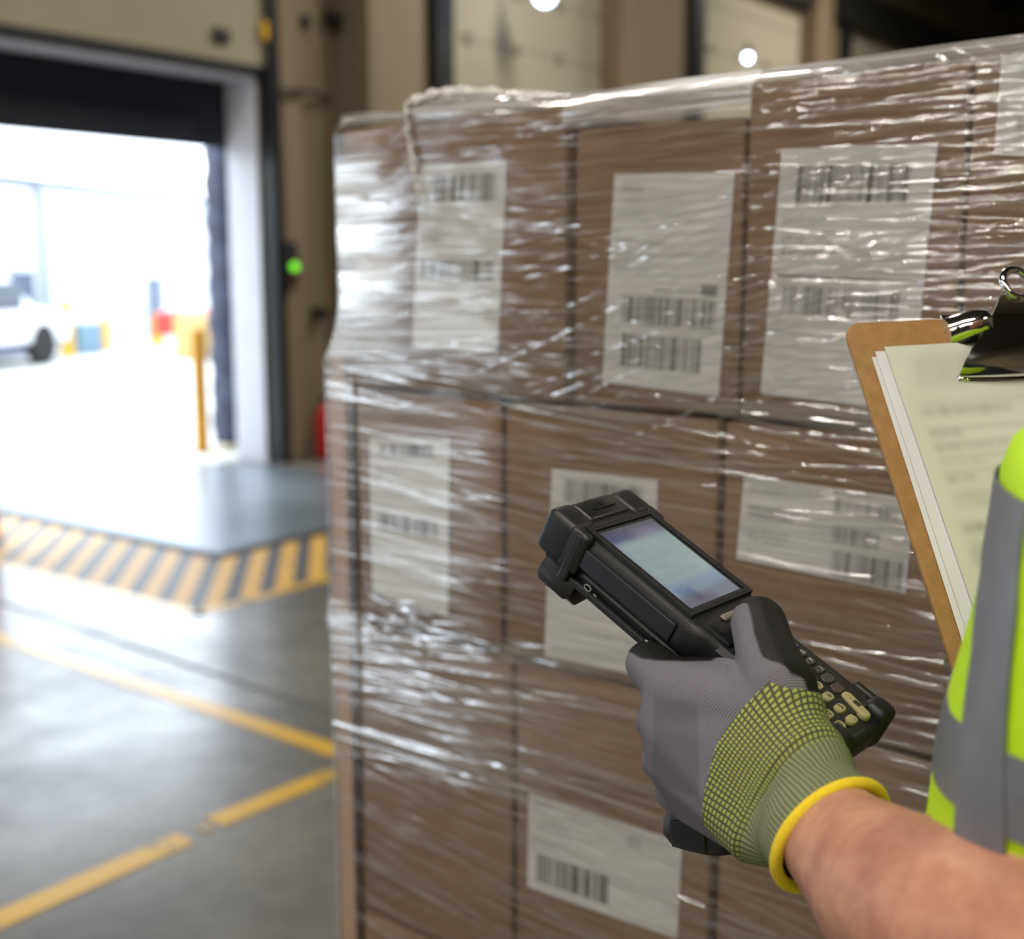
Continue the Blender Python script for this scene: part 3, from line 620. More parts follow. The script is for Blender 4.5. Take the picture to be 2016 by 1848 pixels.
m1 = N(nt, 'ShaderNodeMixShader'); m2 = N(nt, 'ShaderNodeMixShader')
nt.links.new(math_(nt, 'ADD', math_(nt, 'MULTIPLY', af.outputs['Fac'], .46), math_(nt, 'ADD', .03, math_(nt, 'MULTIPLY', fr.outputs['Fresnel'], .38))), m1.inputs[0])
nt.links.new(tr.outputs[0], m1.inputs[1]); nt.links.new(gl.outputs[0], m1.inputs[2])
streakv = ramp(nt, nn.outputs[0], .45, .75, .4, 1.6)
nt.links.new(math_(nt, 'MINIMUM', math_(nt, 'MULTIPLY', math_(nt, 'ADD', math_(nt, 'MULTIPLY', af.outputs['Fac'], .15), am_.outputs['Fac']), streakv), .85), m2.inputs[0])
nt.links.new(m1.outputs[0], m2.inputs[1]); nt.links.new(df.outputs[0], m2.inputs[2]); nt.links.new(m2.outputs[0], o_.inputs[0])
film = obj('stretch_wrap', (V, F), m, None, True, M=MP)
setfloat(film.data, 'fold_sheen', np.clip(A1, 0, 1.5)); setfloat(film.data, 'milk_glare', A2)
tag(film, 'clear creased stretch film wrapped around the whole carton stack', 'stretch film')
# twisted tail of film lying over the top edge
def rope(pts, r, seed):
    r_ = np.random.RandomState(seed); P_ = []
    for i in range(len(pts) - 1):
        for t in np.linspace(0, 1, 14, endpoint=False): P_.append(np.array(pts[i]) * (1 - t) + np.array(pts[i + 1]) * t + r_.randn(3) * .0007)
    P_.append(np.array(pts[-1])); return tube(P_, [r * (1 + .35 * math.sin(i * .8) + .2 * r_.randn() * .5) * (1 if 0 < i < len(P_) - 1 else .3) for i in range(len(P_))], 9, flat=.6)
tl = [(.085, .10, 1.735), (.10, .02, 1.742), (.118, -.012, 1.735), (.122, -.014, 1.700), (.131, -.014, 1.665), (.140, -.013, 1.62)]
tw = obj('film_tail', join(rope(tl, .0030, 3), rope([(.12, -.005, 1.738), (.15, .01, 1.748), (.19, .02, 1.746), (.25, .03, 1.738)], .0055, 4), rope([(.11, .02, 1.74), (.16, .03, 1.752), (.2, .02, 1.742)], .004, 5)), mat('bunched_film', (205, 202, 196), .25, var=.1), M=MP, smooth=True)
tag(tw, 'twisted bunched tail of film over the top edge near the left corner', 'film')

# ------------------------------------------------------------------ handheld scanner
MS = np.array([[.6616, -.67, .3367], [.1449, .5549, .8192], [-.7357, -.4932, .4642]])
U_, _, Vt = np.linalg.svd(MS); MS = U_ @ Vt; TS = np.array([.07393721, -.04059876, -.83836561])
C2W = np.stack([rtv, VU, -VF], 1)
RW = C2W @ MS; OW = CAM + C2W @ TS
MSC = Matrix([[*RW[0], OW[0]], [*RW[1], OW[1]], [*RW[2], OW[2]], [0, 0, 0, 1]])
def dloc(x, y, z=0.):     # point on the device face plane, in device axes
    n = RW[:, 2]; q = PL(x, y, n, n @ (OW + n * z)); return RW.T @ (q - OW)
def dpix(p): return proj(OW + RW @ np.array(p))
scan = empty('handheld_scanner', MSC); tag(scan, 'rugged black handheld barcode scanner with lit screen and keypad held in the gloved hand', 'barcode scanner')
blk = mat('scanner_plastic', (17, 18, 21), .40, var=.15, vscale=40, bump=.06, bscale=1500)
rub = mat('scanner_rubber', (11, 12, 13), .5, var=.1, vscale=40)
face_m = mat('scanner_face', (26, 26, 23), .36, var=.1, vscale=60)
def sec_loft(prof, stations):     # prof: half section (x, z) top centre -> bottom centre ; stations: (y, sx, sz, zoff)
    full = prof + [(-x, z) for x, z in prof[::-1]]; V = []; n = len(full)
    for y, sx, sz, zo in stations:
        for x, z in full: V.append((x * sx, y, z * sz + zo))
    F = [(j * n + i, j * n + (i + 1) % n, (j + 1) * n + (i + 1) % n, (j + 1) * n + i) for j in range(len(stations) - 1) for i in range(n)]
    F += [tuple(range(n)), tuple(range((len(stations) - 1) * n, len(stations) * n))]; return V, F
hp = [(.001, .0035), (.030, .0035), (.0345, .003), (.0385, .0005), (.0405, -.0035), (.0408, -.018), (.0395, -.021), (.0375, -.0225), (.0385, -.024), (.037, -.031), (.030, -.034), (.001, -.034)]
head = sec_loft(hp, [(.031, .80, .80, -.004), (.0295, .92, .93, -.001), (.026, .97, 1, 0), (-.086, .97, 1, 0), (-.094, .97, 1, 0), (-.100, .90, .96, -.0015), (-.112, .80, .90, -.003)])
obj('head_shell', head, blk, scan, True, sharp=30)
# side panels let into the flanks
for s in (-1, 1): obj('side_panel', box((s * .0385, -.082, -.018), (s * .0412, .006, -.0035), .0012), mat('panel_plastic', (21, 24, 31), .33, var=.1, vscale=50), scan)
for s in (-1, 1):
    b_ = join(box((s * .021, .006, -.027), (s * .0435, .034, .0058), .006, 4), box((s * .034, -.004, -.026), (s * .0435, .014, .0052), .004, 3))
    obj('corner_bumper', b_, rub, scan, True, sharp=40)
    obj('bumper_strap', box((s * .036, .000, -.034), (s * .0438, .008, .004), .002), rub, scan)
obj('top_bar', join(box((-.022, .012, -.024), (.022, .0325, .0050), .003, 3), box((-.012, .0200, .0045), (.012, .0300, .0062), .0006)), face_m, scan, True, sharp=35)
obj('camera_dot', join(cyl((0, .024, .0060), (0, .024, .0068), .0032), cyl((0, .024, .0068), (0, .024, .0071), .0016)), rub, scan)
foot = prism([(-.034, -.036), (-.010, -.038), (-.004, -.052), (-.024, -.056), (-.036, -.046)], -.004, .028, .002)
foot = (([(-.0 + x * 1.0, z, y) for x, y, z in foot[0]]), foot[1])
obj('scan_window_hood', join(foot, box((-.034, .000, -.052), (.034, .028, -.030), .003)), blk, scan, True, sharp=35)
obj('laser_window', box((-.02, .028, -.030), (.02, .0305, -.012), .001), mat('red_glass', (60, 8, 8), .08), scan)
# bezel and screen
def ringbox(x0, y0, x1, y1, w, z0, z1):
    return join(box((x0 - w, y0 - w, z0), (x0, y1 + w, z1), .0006), box((x1, y0 - w, z0), (x1 + w, y1 + w, z1), .0006), box((x0, y1, z0), (x1, y1 + w, z1), .0006), box((x0, y0 - w, z0), (x1, y0, z1), .0006))
SX, SY0, SY1 = .029, -.080, .0
obj('screen_bezel', ringbox(-SX - .002, SY0 - .002, SX + .002, SY1 + .002, .0042, .002, .0062), rub, scan)
obj('screen_rim', ringbox(-SX, SY0, SX, SY1, .002, .002, .0048), face_m, scan)
m, nt, b, o_ = newmat('lit_screen'); a = N(nt, 'ShaderNodeAttribute', attribute_name='ink')
nt.links.new(a.outputs['Color'], b.inputs['Emission Color']); b.inputs['Emission Strength'].default_value = .62; b.inputs['Base Color'].default_value = (.03, .03, .035, 1); b.inputs['Roughness'].default_value = .08
nu, nv = 60, 84; X, Y = np.meshgrid(np.linspace(-SX, SX, nu), np.linspace(SY1, SY0, nv))
o = obj('screen', (np.stack([X.ravel(), Y.ravel(), np.full(X.size, .0041)], 1), grid(nu, nv)), m, scan)
img = np.ones((nv, nu, 3)) * np.array(lin((165, 188, 186))); 
img[:5] = lin((84, 86, 92)); img[5:15] = lin((118, 116, 138)); img[5:14, :26] = lin((78, 84, 124)); img[9:13, 34:52] = lin((150, 140, 170))
for r0, c0, c1 in ((24, 6, 22), (33, 6, 40), (42, 8, 30), (52, 6, 50)): img[r0:r0 + 3, c0:c1] = lin((140, 168, 172))
img[15:60, :4] = lin((150, 160, 176)); img[60:72] = lin((140, 164, 182)); img[66:76, 6:22] = lin((88, 122, 164)); img[73:84] = lin((112, 116, 132)); img[74:80, 14:24] = lin((84, 72, 96)); img[76:, 34:] = lin((134, 142, 158))
setcol(o.data, 'ink', blur(img, 2.6).reshape(-1, 3))
# keypad half
kp = [(.001, .0005), (.027, .0005), (.0305, -.001), (.033, -.005), (.033, -.018), (.030, -.026), (.024, -.029), (.001, -.029)]
obj('keypad_shell', sec_loft(kp, [(-.098, 1.02, 1, .0), (-.120, 1, 1, 0), (-.186, 1, 1, 0), (-.196, .96, .96, -.001), (-.2005, .84, .85, -.003)]), blk, scan, True, sharp=30)
obj('keypad_plate', prism([(-.0275, -.116), (.0275, -.116), (.0285, -.183), (.021, -.190), (-.021, -.190), (-.0285, -.183)], .0004, .0014, .0004), face_m, scan)
obj('neck_wedge', join(box((-.030, -.114, -.001), (-.010, -.092, .0032), .002), box((.010, -.114, -.001), (.030, -.092, .0032), .002)), blk, scan, True, sharp=40)
obj('speaker_hole', cyl((-.0235, -.103, .0030), (-.0235, -.103, .0036), .0028), mat('hole_black', (4, 4, 4), .9), scan)
obj('menu_key', box((-.013, -.0975, .002), (.004, -.0925, .0052), .0018, 3), mat('pale_key', (118, 112, 98), .4), scan, True)
for x in (-.008, .001, .010): obj('function_key', hull([((x, -.106, .0022), .003), ((x + .001, -.1085, .0022), .003)], 2), face_m, scan, True)
for s in (-1, 1): obj('end_bumper', join(box((s * .018, -.204, -.026), (s * .0365, -.186, .0045), .006, 4), box((s * .030, -.192, -.022), (s * .0362, -.172, .0020), .003, 3)), rub, scan, True, sharp=40)
obj('end_bar', box((-.020, -.2035, -.024), (.020, -.192, -.0015), .004, 3), blk, scan, True, sharp=40)
obj('battery', box((-.026, -.198, -.046), (.026, -.118, -.028), .006, 3), blk, scan, True, sharp=40)
obj('side_rail', box((-.0405, -.094, -.0335), (-.036, .010, -.0285), .0012), rub, scan)
obj('side_mark', join(tube([(-.0413, -.004 + .0028 * math.cos(a) - .012, -.0255 + .0018 * math.sin(a)) for a in np.linspace(0, 6.28, 17)[:-1]], .0005, 6, closed=True), box((-.0414, -.0245, -.0268), (-.0410, -.0215, -.0258))), mat('pale_mark', (110, 112, 110), .5), scan)
obj('side_sticker', box((-.0412, -.088, -.0315), (-.0404, -.068, -.0265), .0004), mat('pale_sticker', (142, 142, 132), .5), scan)
pf = 'X'
def glyph(ch, size):
    cu = bpy.data.curves.new('g', 'FONT'); cu.body = ch; cu.size = size; cu.align_x = 'CENTER'; cu.align_y = 'CENTER'; cu.offset = size * .012
    o = bpy.data.objects.new('g', cu); COL.objects.link(o); bpy.context.view_layer.update()
    me = bpy.data.meshes.new_from_object(o.evaluated_get(bpy.context.evaluated_depsgraph_get()))
    V = [np.array(v.co) for v in me.vertices]; F = [tuple(p.vertices) for p in me.polygons]
    bpy.data.objects.remove(o); bpy.data.curves.remove(cu); bpy.data.meshes.remove(me); return V, F
tan_k = mat('glowing_key', (158, 150, 106), .45, var=.06, vscale=200); dk = mat('dark_key', (62, 62, 54), .4); blue_k = mat('blue_key', (40, 52, 92), .4); red_k = mat('red_key', (196, 60, 48), .4); rose = mat('brown_key', (74, 60, 56), .4)
ink_k = mat('key_ink', (16, 16, 14), .6); ink_w = mat('key_legend', (190, 190, 176), .6)
def key(px, py, ch, m, w=.0034, l=.0012, ik=None, name='key', lab=None, p=None):
    q = dloc(px, py, .003) if p is None else p
    k = hull([((q[0] - l, q[1], .0014), w), ((q[0] + l, q[1], .0014), w)], 3)
    k = ([np.array((x, y, min(z, .0034 - .0004 * ((x - q[0]) ** 2 + (y - q[1]) ** 2) / 2e-5))) for x, y, z in k[0]], k[1])
    if ch:
        g = glyph(ch, w * 1.55); g = ([np.array((v[0] + q[0], v[1] + q[1], .0036)) for v in g[0]], g[1]); n = len(k[1])
        o = obj(name, join(k, g), [m, ik or ink_k], scan, True, sharp=50)
        n = len(o.data.polygons) - len(g[1])
        for i in range(n, len(o.data.polygons)): o.data.polygons[i].material_index = 1
    else: o = obj(name, k, m, scan, True, sharp=50)
    return q
for px, py, ch in ((1610, 1348, '9'), (1631.5, 1369, '6'), (1655, 1392, '3'), (1678, 1414, '.'), (1610, 1381, '5'), (1631, 1404, '2'), (1654, 1426, '0'), (1629, 1440, '*')): key(px, py, ch, tan_k)
k6, k5, k3 = dloc(1631.5, 1369, .003), dloc(1610, 1381, .003), dloc(1655, 1392, .003); dcol = k5 - k6; drow = k3 - k6
for ch, q in (('8', k6 - drow + dcol), ('4', k5 + dcol), ('1', k5 + dcol + drow), ('7', k5 + dcol - drow)): key(0, 0, ch, tan_k, p=q)
for px, py, ch in ((1580, 1284, 'E'), (1597, 1300, 'F'), (1616, 1316, 'I'), (1580, 1307, 'B'), (1595, 1325, 'I')): key(px, py, ch, dk, .0030, .0012, ink_w, 'letter_key')
for ch, q in (('A', dloc(1580, 1307, .003) * 2 - dloc(1595, 1325, .003)), ):  key(0, 0, ch, dk, .0028, .0012, ink_w, 'letter_key', p=q)
key(1631, 1333, '', dk, .0040, .0016); key(1650, 1352, '', rose, .0040, .0016); key(1563, 1269, 'a', blue_k, .0034, .0014, ink_w); key(1549, 1254, '', red_k, .0024, .001)
ea, eb = dloc(1671, 1369, .003), dloc(1703, 1402, .003)
hk = hull([((ea[0], ea[1], .0008), .0042), ((eb[0], eb[1], .0008), .0042)], 3); o = obj('enter_key', ([(x, y, min(z, .0034)) for x, y, z in hk[0]], hk[1]), tan_k, scan, True, sharp=50)
mk_ = (ea + eb) / 2; obj('key_mark', join(*[box((mk_[0] - .002 + .0011 * k, mk_[1] - .0024, .0034), (mk_[0] - .0014 + .0011 * k, mk_[1] + .0024, .0036)) for k in range(4)]), ink_k, o)
# pistol grip
def gloft(pts):
    V = []; n = 28
    ax = unit(np.array(pts[-1][0]) - np.array(pts[0][0])); Rf = frame(ax, (1, 0, 0))
    for c, rx, ry in pts:
        for k in range(n):
            a = 2 * math.pi * k / n; ca, sa = math.cos(a), math.sin(a); e = .75
            V.append(np.array(c) + Rf[:, 0] * rx * np.sign(ca) * abs(ca) ** e + Rf[:, 1] * ry * np.sign(sa) * abs(sa) ** e)
    F = [(j * n + i, j * n + (i + 1) % n, (j + 1) * n + (i + 1) % n, (j + 1) * n + i) for j in range(len(pts) - 1) for i in range(n)]
    return V, F + [tuple(range(n)), tuple(range((len(pts) - 1) * n, len(pts) * n))]
gt, gb = np.array((0, -.080, -.030)), dloc(1398, 1640, 0) * 0
rr = ray(1392, 1640); gbw = CAM + rr * .822; gb = RW.T @ (gbw - OW)
pts = [(gt + (gb - gt) * t, rx, ry) for t, rx, ry in ((0, .020, .030), (.12, .016, .022), (.4, .0155, .019), (.7, .016, .020), (.84, .018, .023), (.93, .0215, .028), (1.0, .0215, .029), (1.05, .018, .025), (1.075, .011, .017))]
obj('pistol_grip', gloft(pts), blk, scan, True, sharp=50)
ga = unit(gb - gt); gx = unit(np.array([1., 0, 0]) - ga * ga[0]); gy = np.cross(ga, gx)
MG = np.eye(4); MG[:3, 0] = ga; MG[:3, 1] = gy; MG[:3, 2] = gx; MG[:3, 3] = gt + (gb - gt) * .97
obj('grip_inset', join(xf(box((-.010, -.013, -.0221), (.008, .013, -.0209), .0006), MG)), rub, scan)
print('grip end', gb)
obj('trigger', hull([((0, -.052, -.052), .006), ((0, -.060, -.075), .006)], 2), rub, scan, True)

# ------------------------------------------------------------------ worker
from mathutils.bvhtree import BVHTree
person = empty('person', loc=tuple(CW(.45, .58, 0)))
tag(person, 'person in a yellow reflective vest holding out a scanner in a grey work glove', 'person')
PINV = Matrix.Translation((-person.location.x, -person.location.y, 0))
def pob(name, vf, m, parent=None, **k):
    vf = ([np.array(p) - np.array(person.location) for p in vf[0]], vf[1]); return obj(name, vf, m, parent or person, **k)
SK = lambda *a: (P(*a[:3]), a[3])
# facing, torso axis
fa, la = CW(-.75, .66, 0), CW(-.66, -.75, 0)          # chest direction, towards the left shoulder
def ringpts(c, hw, hd, n=48, e=.85, z=None):
    out = []
    for k in range(n):
        a = 2 * math.pi * k / n; ca, sa = math.cos(a), math.sin(a)
        q = np.array(c) + la * hw * np.sign(ca) * abs(ca) ** e + fa * hd * np.sign(sa) * abs(sa) ** e; out.append(q)
    return out
target = lambda z: None
EDGE = [(780, 2060), (950, 2016), (1090, 1976), (1200, 1946), (1330, 1915), (1440, 1890), (1560, 1876), (1640, 1866), (1760, 1850), (2100, 1815)]
def edge_x(py): return float(np.interp(py, [e[0] for e in EDGE], [e[1] for e in EDGE]))
def torso_c(z, hw, hd, base=(.45, .585)):
    c = CW(*base, z)
    for _ in range(12):
        pr = [proj(q) for q in ringpts(c, hw, hd)]; k = min(range(len(pr)), key=lambda i: pr[i][0]); x, y, d = pr[k]
        c = c + rtv * (edge_x(y) - x) * d / FPX * .8
    return c
TZ = [(1.50, .115, .075), (1.46, .182, .114), (1.41, .19, .12), (1.34, .185, .128), (1.25, .178, .132), (1.15, .172, .135), (1.05, .172, .14), (.98, .176, .142), (.92, .182, .142)]
TC = {}
for z, hw, hd in TZ:
    TC[z] = torso_c(max(z, 1.16) if z < 1.16 else min(z, 1.44), hw, hd); TC[z] = np.array([TC[z][0], TC[z][1], z])
for z in (1.46, 1.50): TC[z] = np.array([*TC[1.41][:2], z])
for z in (1.05, .98, .92): TC[z] = np.array([*TC[1.15][:2], z])
print('Ls', [proj(c_ + la * .165) for c_ in (TC[1.41],)], 'torso', {z: (proj(c)[0].round(), (c @ rtv).round(2), (c @ fwv).round(2)) for z, c in TC.items()})
ct = TC[1.41]
# body: arms, torso, neck, head, legs as one surface
Ls = ct + la * .165 + np.array([0, 0, .01]); Rs = ct - la * .165 + np.array([0, 0, .01])
wr = P(1632, 1636, .672); fa1 = P(1765, 1762, .60); fa2 = P(1905, 1842, .548); elb = P(2300, 1985, .47)
arm = [(P(1590, 1600, .69), .027), (wr, .0305), (P(1690, 1695, .638), .0345), (fa1, .0415), (fa2, .0475), (elb, .049)]
uarm = [(elb, .047), ((elb + Ls) / 2 + np.array([0, 0, -.02]), .055), (Ls, .06)]
Rh = None
hip = np.array([*TC[1.15][:2], 0])
parts = chain(arm) + chain(uarm)
tr = [(c + la * s * (hw - .09), hd * .78) for (z, hw, hd), c in zip(TZ, TC.values()) for s in (-1, 1)]
for i in range(0, len(tr) - 2, 2): parts.append(hull(tr[i:i + 4], 2))
neck = ct + np.array([0, 0, .10]); hd_c = ct + np.array([0, 0, .25]) + fa * .02
parts += [hull([(neck - fa * .01, .06), (hd_c - np.array([0, 0, .08]), .055)], 2)]
parts += [hull([(hd_c + np.array([0, 0, .03]) - fa * .015, .088), (hd_c - np.array([0, 0, .03]) + fa * .01, .072), (hd_c - np.array([0, 0, .09]) + fa * .05, .028)], 3)]
parts += [hull([(hd_c + fa * .092 + np.array([0, 0, -.005]), .008), (hd_c + fa * .112 + np.array([0, 0, -.035]), .012)], 2)]
for s in (-1, 1): parts += [hull([(hd_c + la * s * .082 + np.array([0, 0, .01]), .014), (hd_c + la * s * .08 + np.array([0, 0, -.03]), .01)], 2)]
for s in (-1, 1):
    h0 = hip + la * s * .09; parts += chain([(h0 + [0, 0, .92], .095), (h0 + [0, 0, .50], .062), (h0 + [0, 0, .42], .058), (h0 + [0, 0, .11], .04)]); parts += [hull([(h0 + [0, 0, .05] - fa * .04, .04), (h0 + fa * .14 + [0, 0, .035], .033)], 2)]
parts += [hull([(hip + la * s * .07 + [0, 0, .92], .11) for s in (-1, 1)], 2)]
# right arm reaches to the board's far edge
KB = 1.06; bTL = P(1660, 636, .885); W_ = unit(rtv * .94 + VU * .075 + VF * .31); D_ = rtv * .215 - VU * .91 - VF * .34; D_ = unit(D_ - W_ * (D_ @ W_)); BN = np.cross(D_, W_)
if BN @ VF > 0: BN = -BN
def bp_(x, y, z=0.): return bTL + (W_ * x + D_ * y + BN * z) * KB
rh = bp_(.245, .17, -.01); relb = (rh + Rs) / 2 + np.array([0, 0, -.16]) - la * .05
parts += chain([(Rs, .06), (relb, .047), (rh - unit(rh - relb) * .07, .031), (rh, .028)])
pc = bp_(.238, .17, -.022); parts.append(hull([(bp_(.25, .14, -.018), .014), (bp_(.25, .20, -.018), .014), (bp_(.228, .14, -.02), .012), (bp_(.228, .20, -.02), .012)], 2))
for k in range(4): y = .138 + .021 * k; parts += chain([(bp_(.236, y, -.018), .0095), (bp_(.205, y, -.0135), .009), (bp_(.182 + .004 * abs(k - 1), y, -.0125), .008)])
parts += chain([(bp_(.25, .15, -.008), .012), (bp_(.245, .148, .010), .0105), (bp_(.215, .15, .0125), .009)])
m, nt, b, o_ = newmat('skin'); v = coords(nt)
n = N(nt, 'ShaderNodeTexNoise'); n.inputs['Scale'].default_value = 38; n.inputs['Detail'].default_value = 6; n.inputs['Roughness'].default_value = .6; nt.links.new(v, n.inputs['Vector'])
n2 = N(nt, 'ShaderNodeTexNoise'); n2.inputs['Scale'].default_value = 160; n2.inputs['Detail'].default_value = 4; nt.links.new(v, n2.inputs['Vector'])
c1 = mixc(nt, ramp(nt, n.outputs[0], .32, .68), lin((160, 108, 88)), lin((196, 146, 116)))
nt.links.new(mixc(nt, ramp(nt, n2.outputs[0], .42, .65, 0, .35), c1, lin((172, 104, 88))), b.inputs['Base Color'])
b.inputs['Roughness'].default_value = .52; b.inputs['Subsurface Weight'].default_value = .12; b.inputs['Subsurface Radius'].default_value = (.008, .003, .0015)
b.inputs['Subsurface Scale'].default_value = 1.0
bp = N(nt, 'ShaderNodeBump'); bp.inputs['Strength'].default_value = .35; bp.inputs['Distance'].default_value = .002; nt.links.new(n2.outputs[0], bp.inputs['Height']); nt.links.new(bp.outputs[0], b.inputs['Normal'])
skin = m
loc = np.array(person.location)
body = union('body', [([np.array(p) - loc for p in v_], f_) for v_, f_ in parts], .0045, 6, skin, person)
hairm = mat('short_brown_hair', (60, 42, 30), .8)
pob('hair', hull([(hd_c + np.array([0, 0, .045]) - fa * .03, .092), (hd_c + np.array([0, 0, .0]) - fa * .055, .07)], 3), hairm, smooth=True)
for s in (-1, 1): pob('eye', hull([(hd_c + fa * .0705 + la * s * .030 + np.array([0, 0, .004]), .0100)], 3), mat('eye_white', (225, 222, 215), .2), smooth=True)
pob('mouth', hull([(hd_c + fa * .079 + la * s * .016 + np.array([0, 0, -.07]), .005) for s in (-1, 1)], 2), mat('lips', (150, 84, 76), .5), smooth=True)
# trousers and shirt under the vest
jeans = mat('dark_trousers', (40, 44, 56), .85, var=.15, vscale=30)
tp = [hull([(hip + la * s * .07 + [0, 0, .95], .125) for s in (-1, 1)], 2)]
for s in (-1, 1):
    h0 = hip + la * s * .09; tp += chain([(h0 + [0, 0, .92], .108), (h0 + [0, 0, .50], .078), (h0 + [0, 0, .12], .062)])
union('trousers', [([np.array(p) - loc for p in v_], f_) for v_, f_ in tp], .009, 3, jeans, person)
for s in (-1, 1): h0 = hip + la * s * .09; pob('work_boot', join(hull([(h0 + [0, 0, .055] - fa * .04, .05), (h0 + fa * .15 + [0, 0, .045], .042), (h0 + [0, 0, .12], .055)], 3)), mat('boot_leather', (70, 52, 36), .6), smooth=True)
shirt = mat('navy_shirt', (38, 42, 54), .85, var=.1, vscale=40)
sp = []
t2 = [(c + la * s * (hw - .09), hd * .82) for (z, hw, hd), c in zip(TZ, TC.values()) for s in (-1, 1)]
for i in range(0, len(t2) - 2, 2): sp.append(hull(t2[i:i + 4], 2))
sp += chain([(Ls, .062), ((elb * .35 + Ls * .65), .060)]) + chain([(Rs, .068), (Rs * .45 + relb * .55, .064)])
union('shirt', [([np.array(p) - loc for p in v_], f_) for v_, f_ in sp], .008, 3, shirt, person)

# vest with reflective tapes
def vpoint(u, z):            # u: angle from the left flank over the chest, z: height
    zs = [t[0] for t in TZ][::-1]; hw = np.interp(z, zs, [t[1] for t in TZ][::-1]); hd = np.interp(z, zs, [t[2] for t in TZ][::-1])
    cx_ = np.interp(z, zs, [TC[t[0]][0] for t in TZ][::-1]); cy_ = np.interp(z, zs, [TC[t[0]][1] for t in TZ][::-1])
    ca, sa = math.cos(u), math.sin(u); e = .85
    wv = .0025 * math.sin(u * 5 + z * 9) + .0025 * math.sin(z * 23 + u * 3)
    return np.array([cx_, cy_, z]) + la * (hw + wv) * np.sign(ca) * abs(ca) ** e + fa * (hd + wv) * np.sign(sa) * abs(sa) ** e
lime = mat('lime_fabric', (190, 232, 12), .7, var=.04, vscale=25, bump=.2, bscale=900)
m = mat('reflective_tape', (118, 120, 126), .42, .25, var=.08, vscale=60, bump=.1, bscale=1400)
def vsheet(name, ufun, zs, off, mt, parent, nu=60, thick=.0012):
    V = []; 
    for z in zs:
        u0, u1, dz = ufun(z) if not callable(zs) else (0, 0, 0)
        for k in range(nu): V.append((u0 + (u1 - u0) * k / (nu - 1), z))
    def pts(o_):
        out = []
        for u, z in V:
            p = vpoint(u, z); q = vpoint(u + .01, z); r_ = vpoint(u, z + .004); n_ = unit(np.cross(q - p, r_ - p)); c_ = vpoint(u + math.pi, z)
            if n_ @ (p - c_) < 0: n_ = -n_
            out.append(p + n_ * o_)
        return out
    A, B = pts(off), pts(off + thick); nv_ = len(zs); n1 = len(A); f = grid(nu, nv_); F = f + [tuple(i + n1 for i in q) for q in f]
    bd_ = list(range(nu)) + [j * nu + nu - 1 for j in range(1, nv_)] + [(nv_ - 1) * nu + i for i in range(nu - 2, -1, -1)] + [j * nu for j in range(nv_ - 2, 0, -1)]
    F += [(bd_[i], bd_[(i + 1) % len(bd_)], bd_[(i + 1) % len(bd_)] + n1, bd_[i] + n1) for i in range(len(bd_))]
    return pob(name, (A + B, F), mt, parent, smooth=True, sharp=50)
ZS = list(np.linspace(.93, 1.495, 100))
vest = vsheet('safety_vest', lambda z: (-math.pi + .0, math.pi - .0, 0), ZS, .010, lime, None, 140)
vest['label'] = 'lime yellow safety vest with grey reflective tapes'
for s in (-1, 1):
    cp = [ct + la * s * .075 - fa * .10 + [0, 0, .01], ct + la * s * .08 - fa * .06 + [0, 0, .062], ct + la * s * .08 + [0, 0, .072], ct + la * s * .08 + fa * .045 + [0, 0, .055], ct + la * s * .08 + fa * .075 + [0, 0, .02]]
    pob('shoulder_strap', tube(cp, [.034] * 5, 16, flat=.3), lime, vest, smooth=True)
# find where the tape edges fall on the vest surface (built once, stays on the cloth)
US = np.linspace(-math.pi, math.pi, 241)
def uz_at(px, py):
    best = None
    for z in np.arange(1.0, 1.44, .008):
        for u in US:
            p = vpoint(u, z); x, y, d = proj(p); e_ = (x - px) ** 2 + (y - py) ** 2
            if best is None or e_ < best[0] - 4 or (e_ < best[0] + 40 and d < best[3] - .03): best = (e_, u, z, d)
    return best
_TAB = [(u, z, *proj(vpoint(u, z))) for z in np.arange(1.0, 1.44, .004) for u in US]
_TAB = np.array(_TAB)
def uz_at(px, py):
    e_ = np.hypot(_TAB[:, 2] - px, _TAB[:, 3] - py); near = _TAB[e_ < e_.min() + 5]; k = near[near[:, 4].argmin()]; return float(k[0]), float(k[1])
def curve_on(pts): q = [uz_at(*p) for p in pts]; return sorted([(z, u) for u, z in q])
for p_ in ((1990, 1200), (1950, 1450), (1890, 1500), (1925, 1600)): print('uz', p_, uz_at(*p_))
Lc = curve_on([(2016, 1010), (1986, 1140), (1972, 1250), (1974, 1300), (1947, 1430), (1940, 1560), (1926, 1650)])
Rc = [(1.20, .34), (1.332, .38), (1.38, .42), (1.41, .45), (1.43, .50), (1.50, .60)]
print('Lc', Lc); print('Rc', Rc)
def ul(C_, z): return float(np.interp(z, [c_[0] for c_ in C_], [c_[1] for c_ in C_]))
du = .33
ta = vsheet('reflective_tape', lambda z: (ul(Lc, z), ul(Rc, z), 0), list(np.linspace(.94, 1.452, 90)), .0125, m, vest, 16)
h0 = [uz_at(*p)[1] for p in ((1915, 1362), (1885, 1520))]; h1 = [uz_at(*p)[1] for p in ((1947, 1412), (1925, 1575))]
print('h', h0, h1)
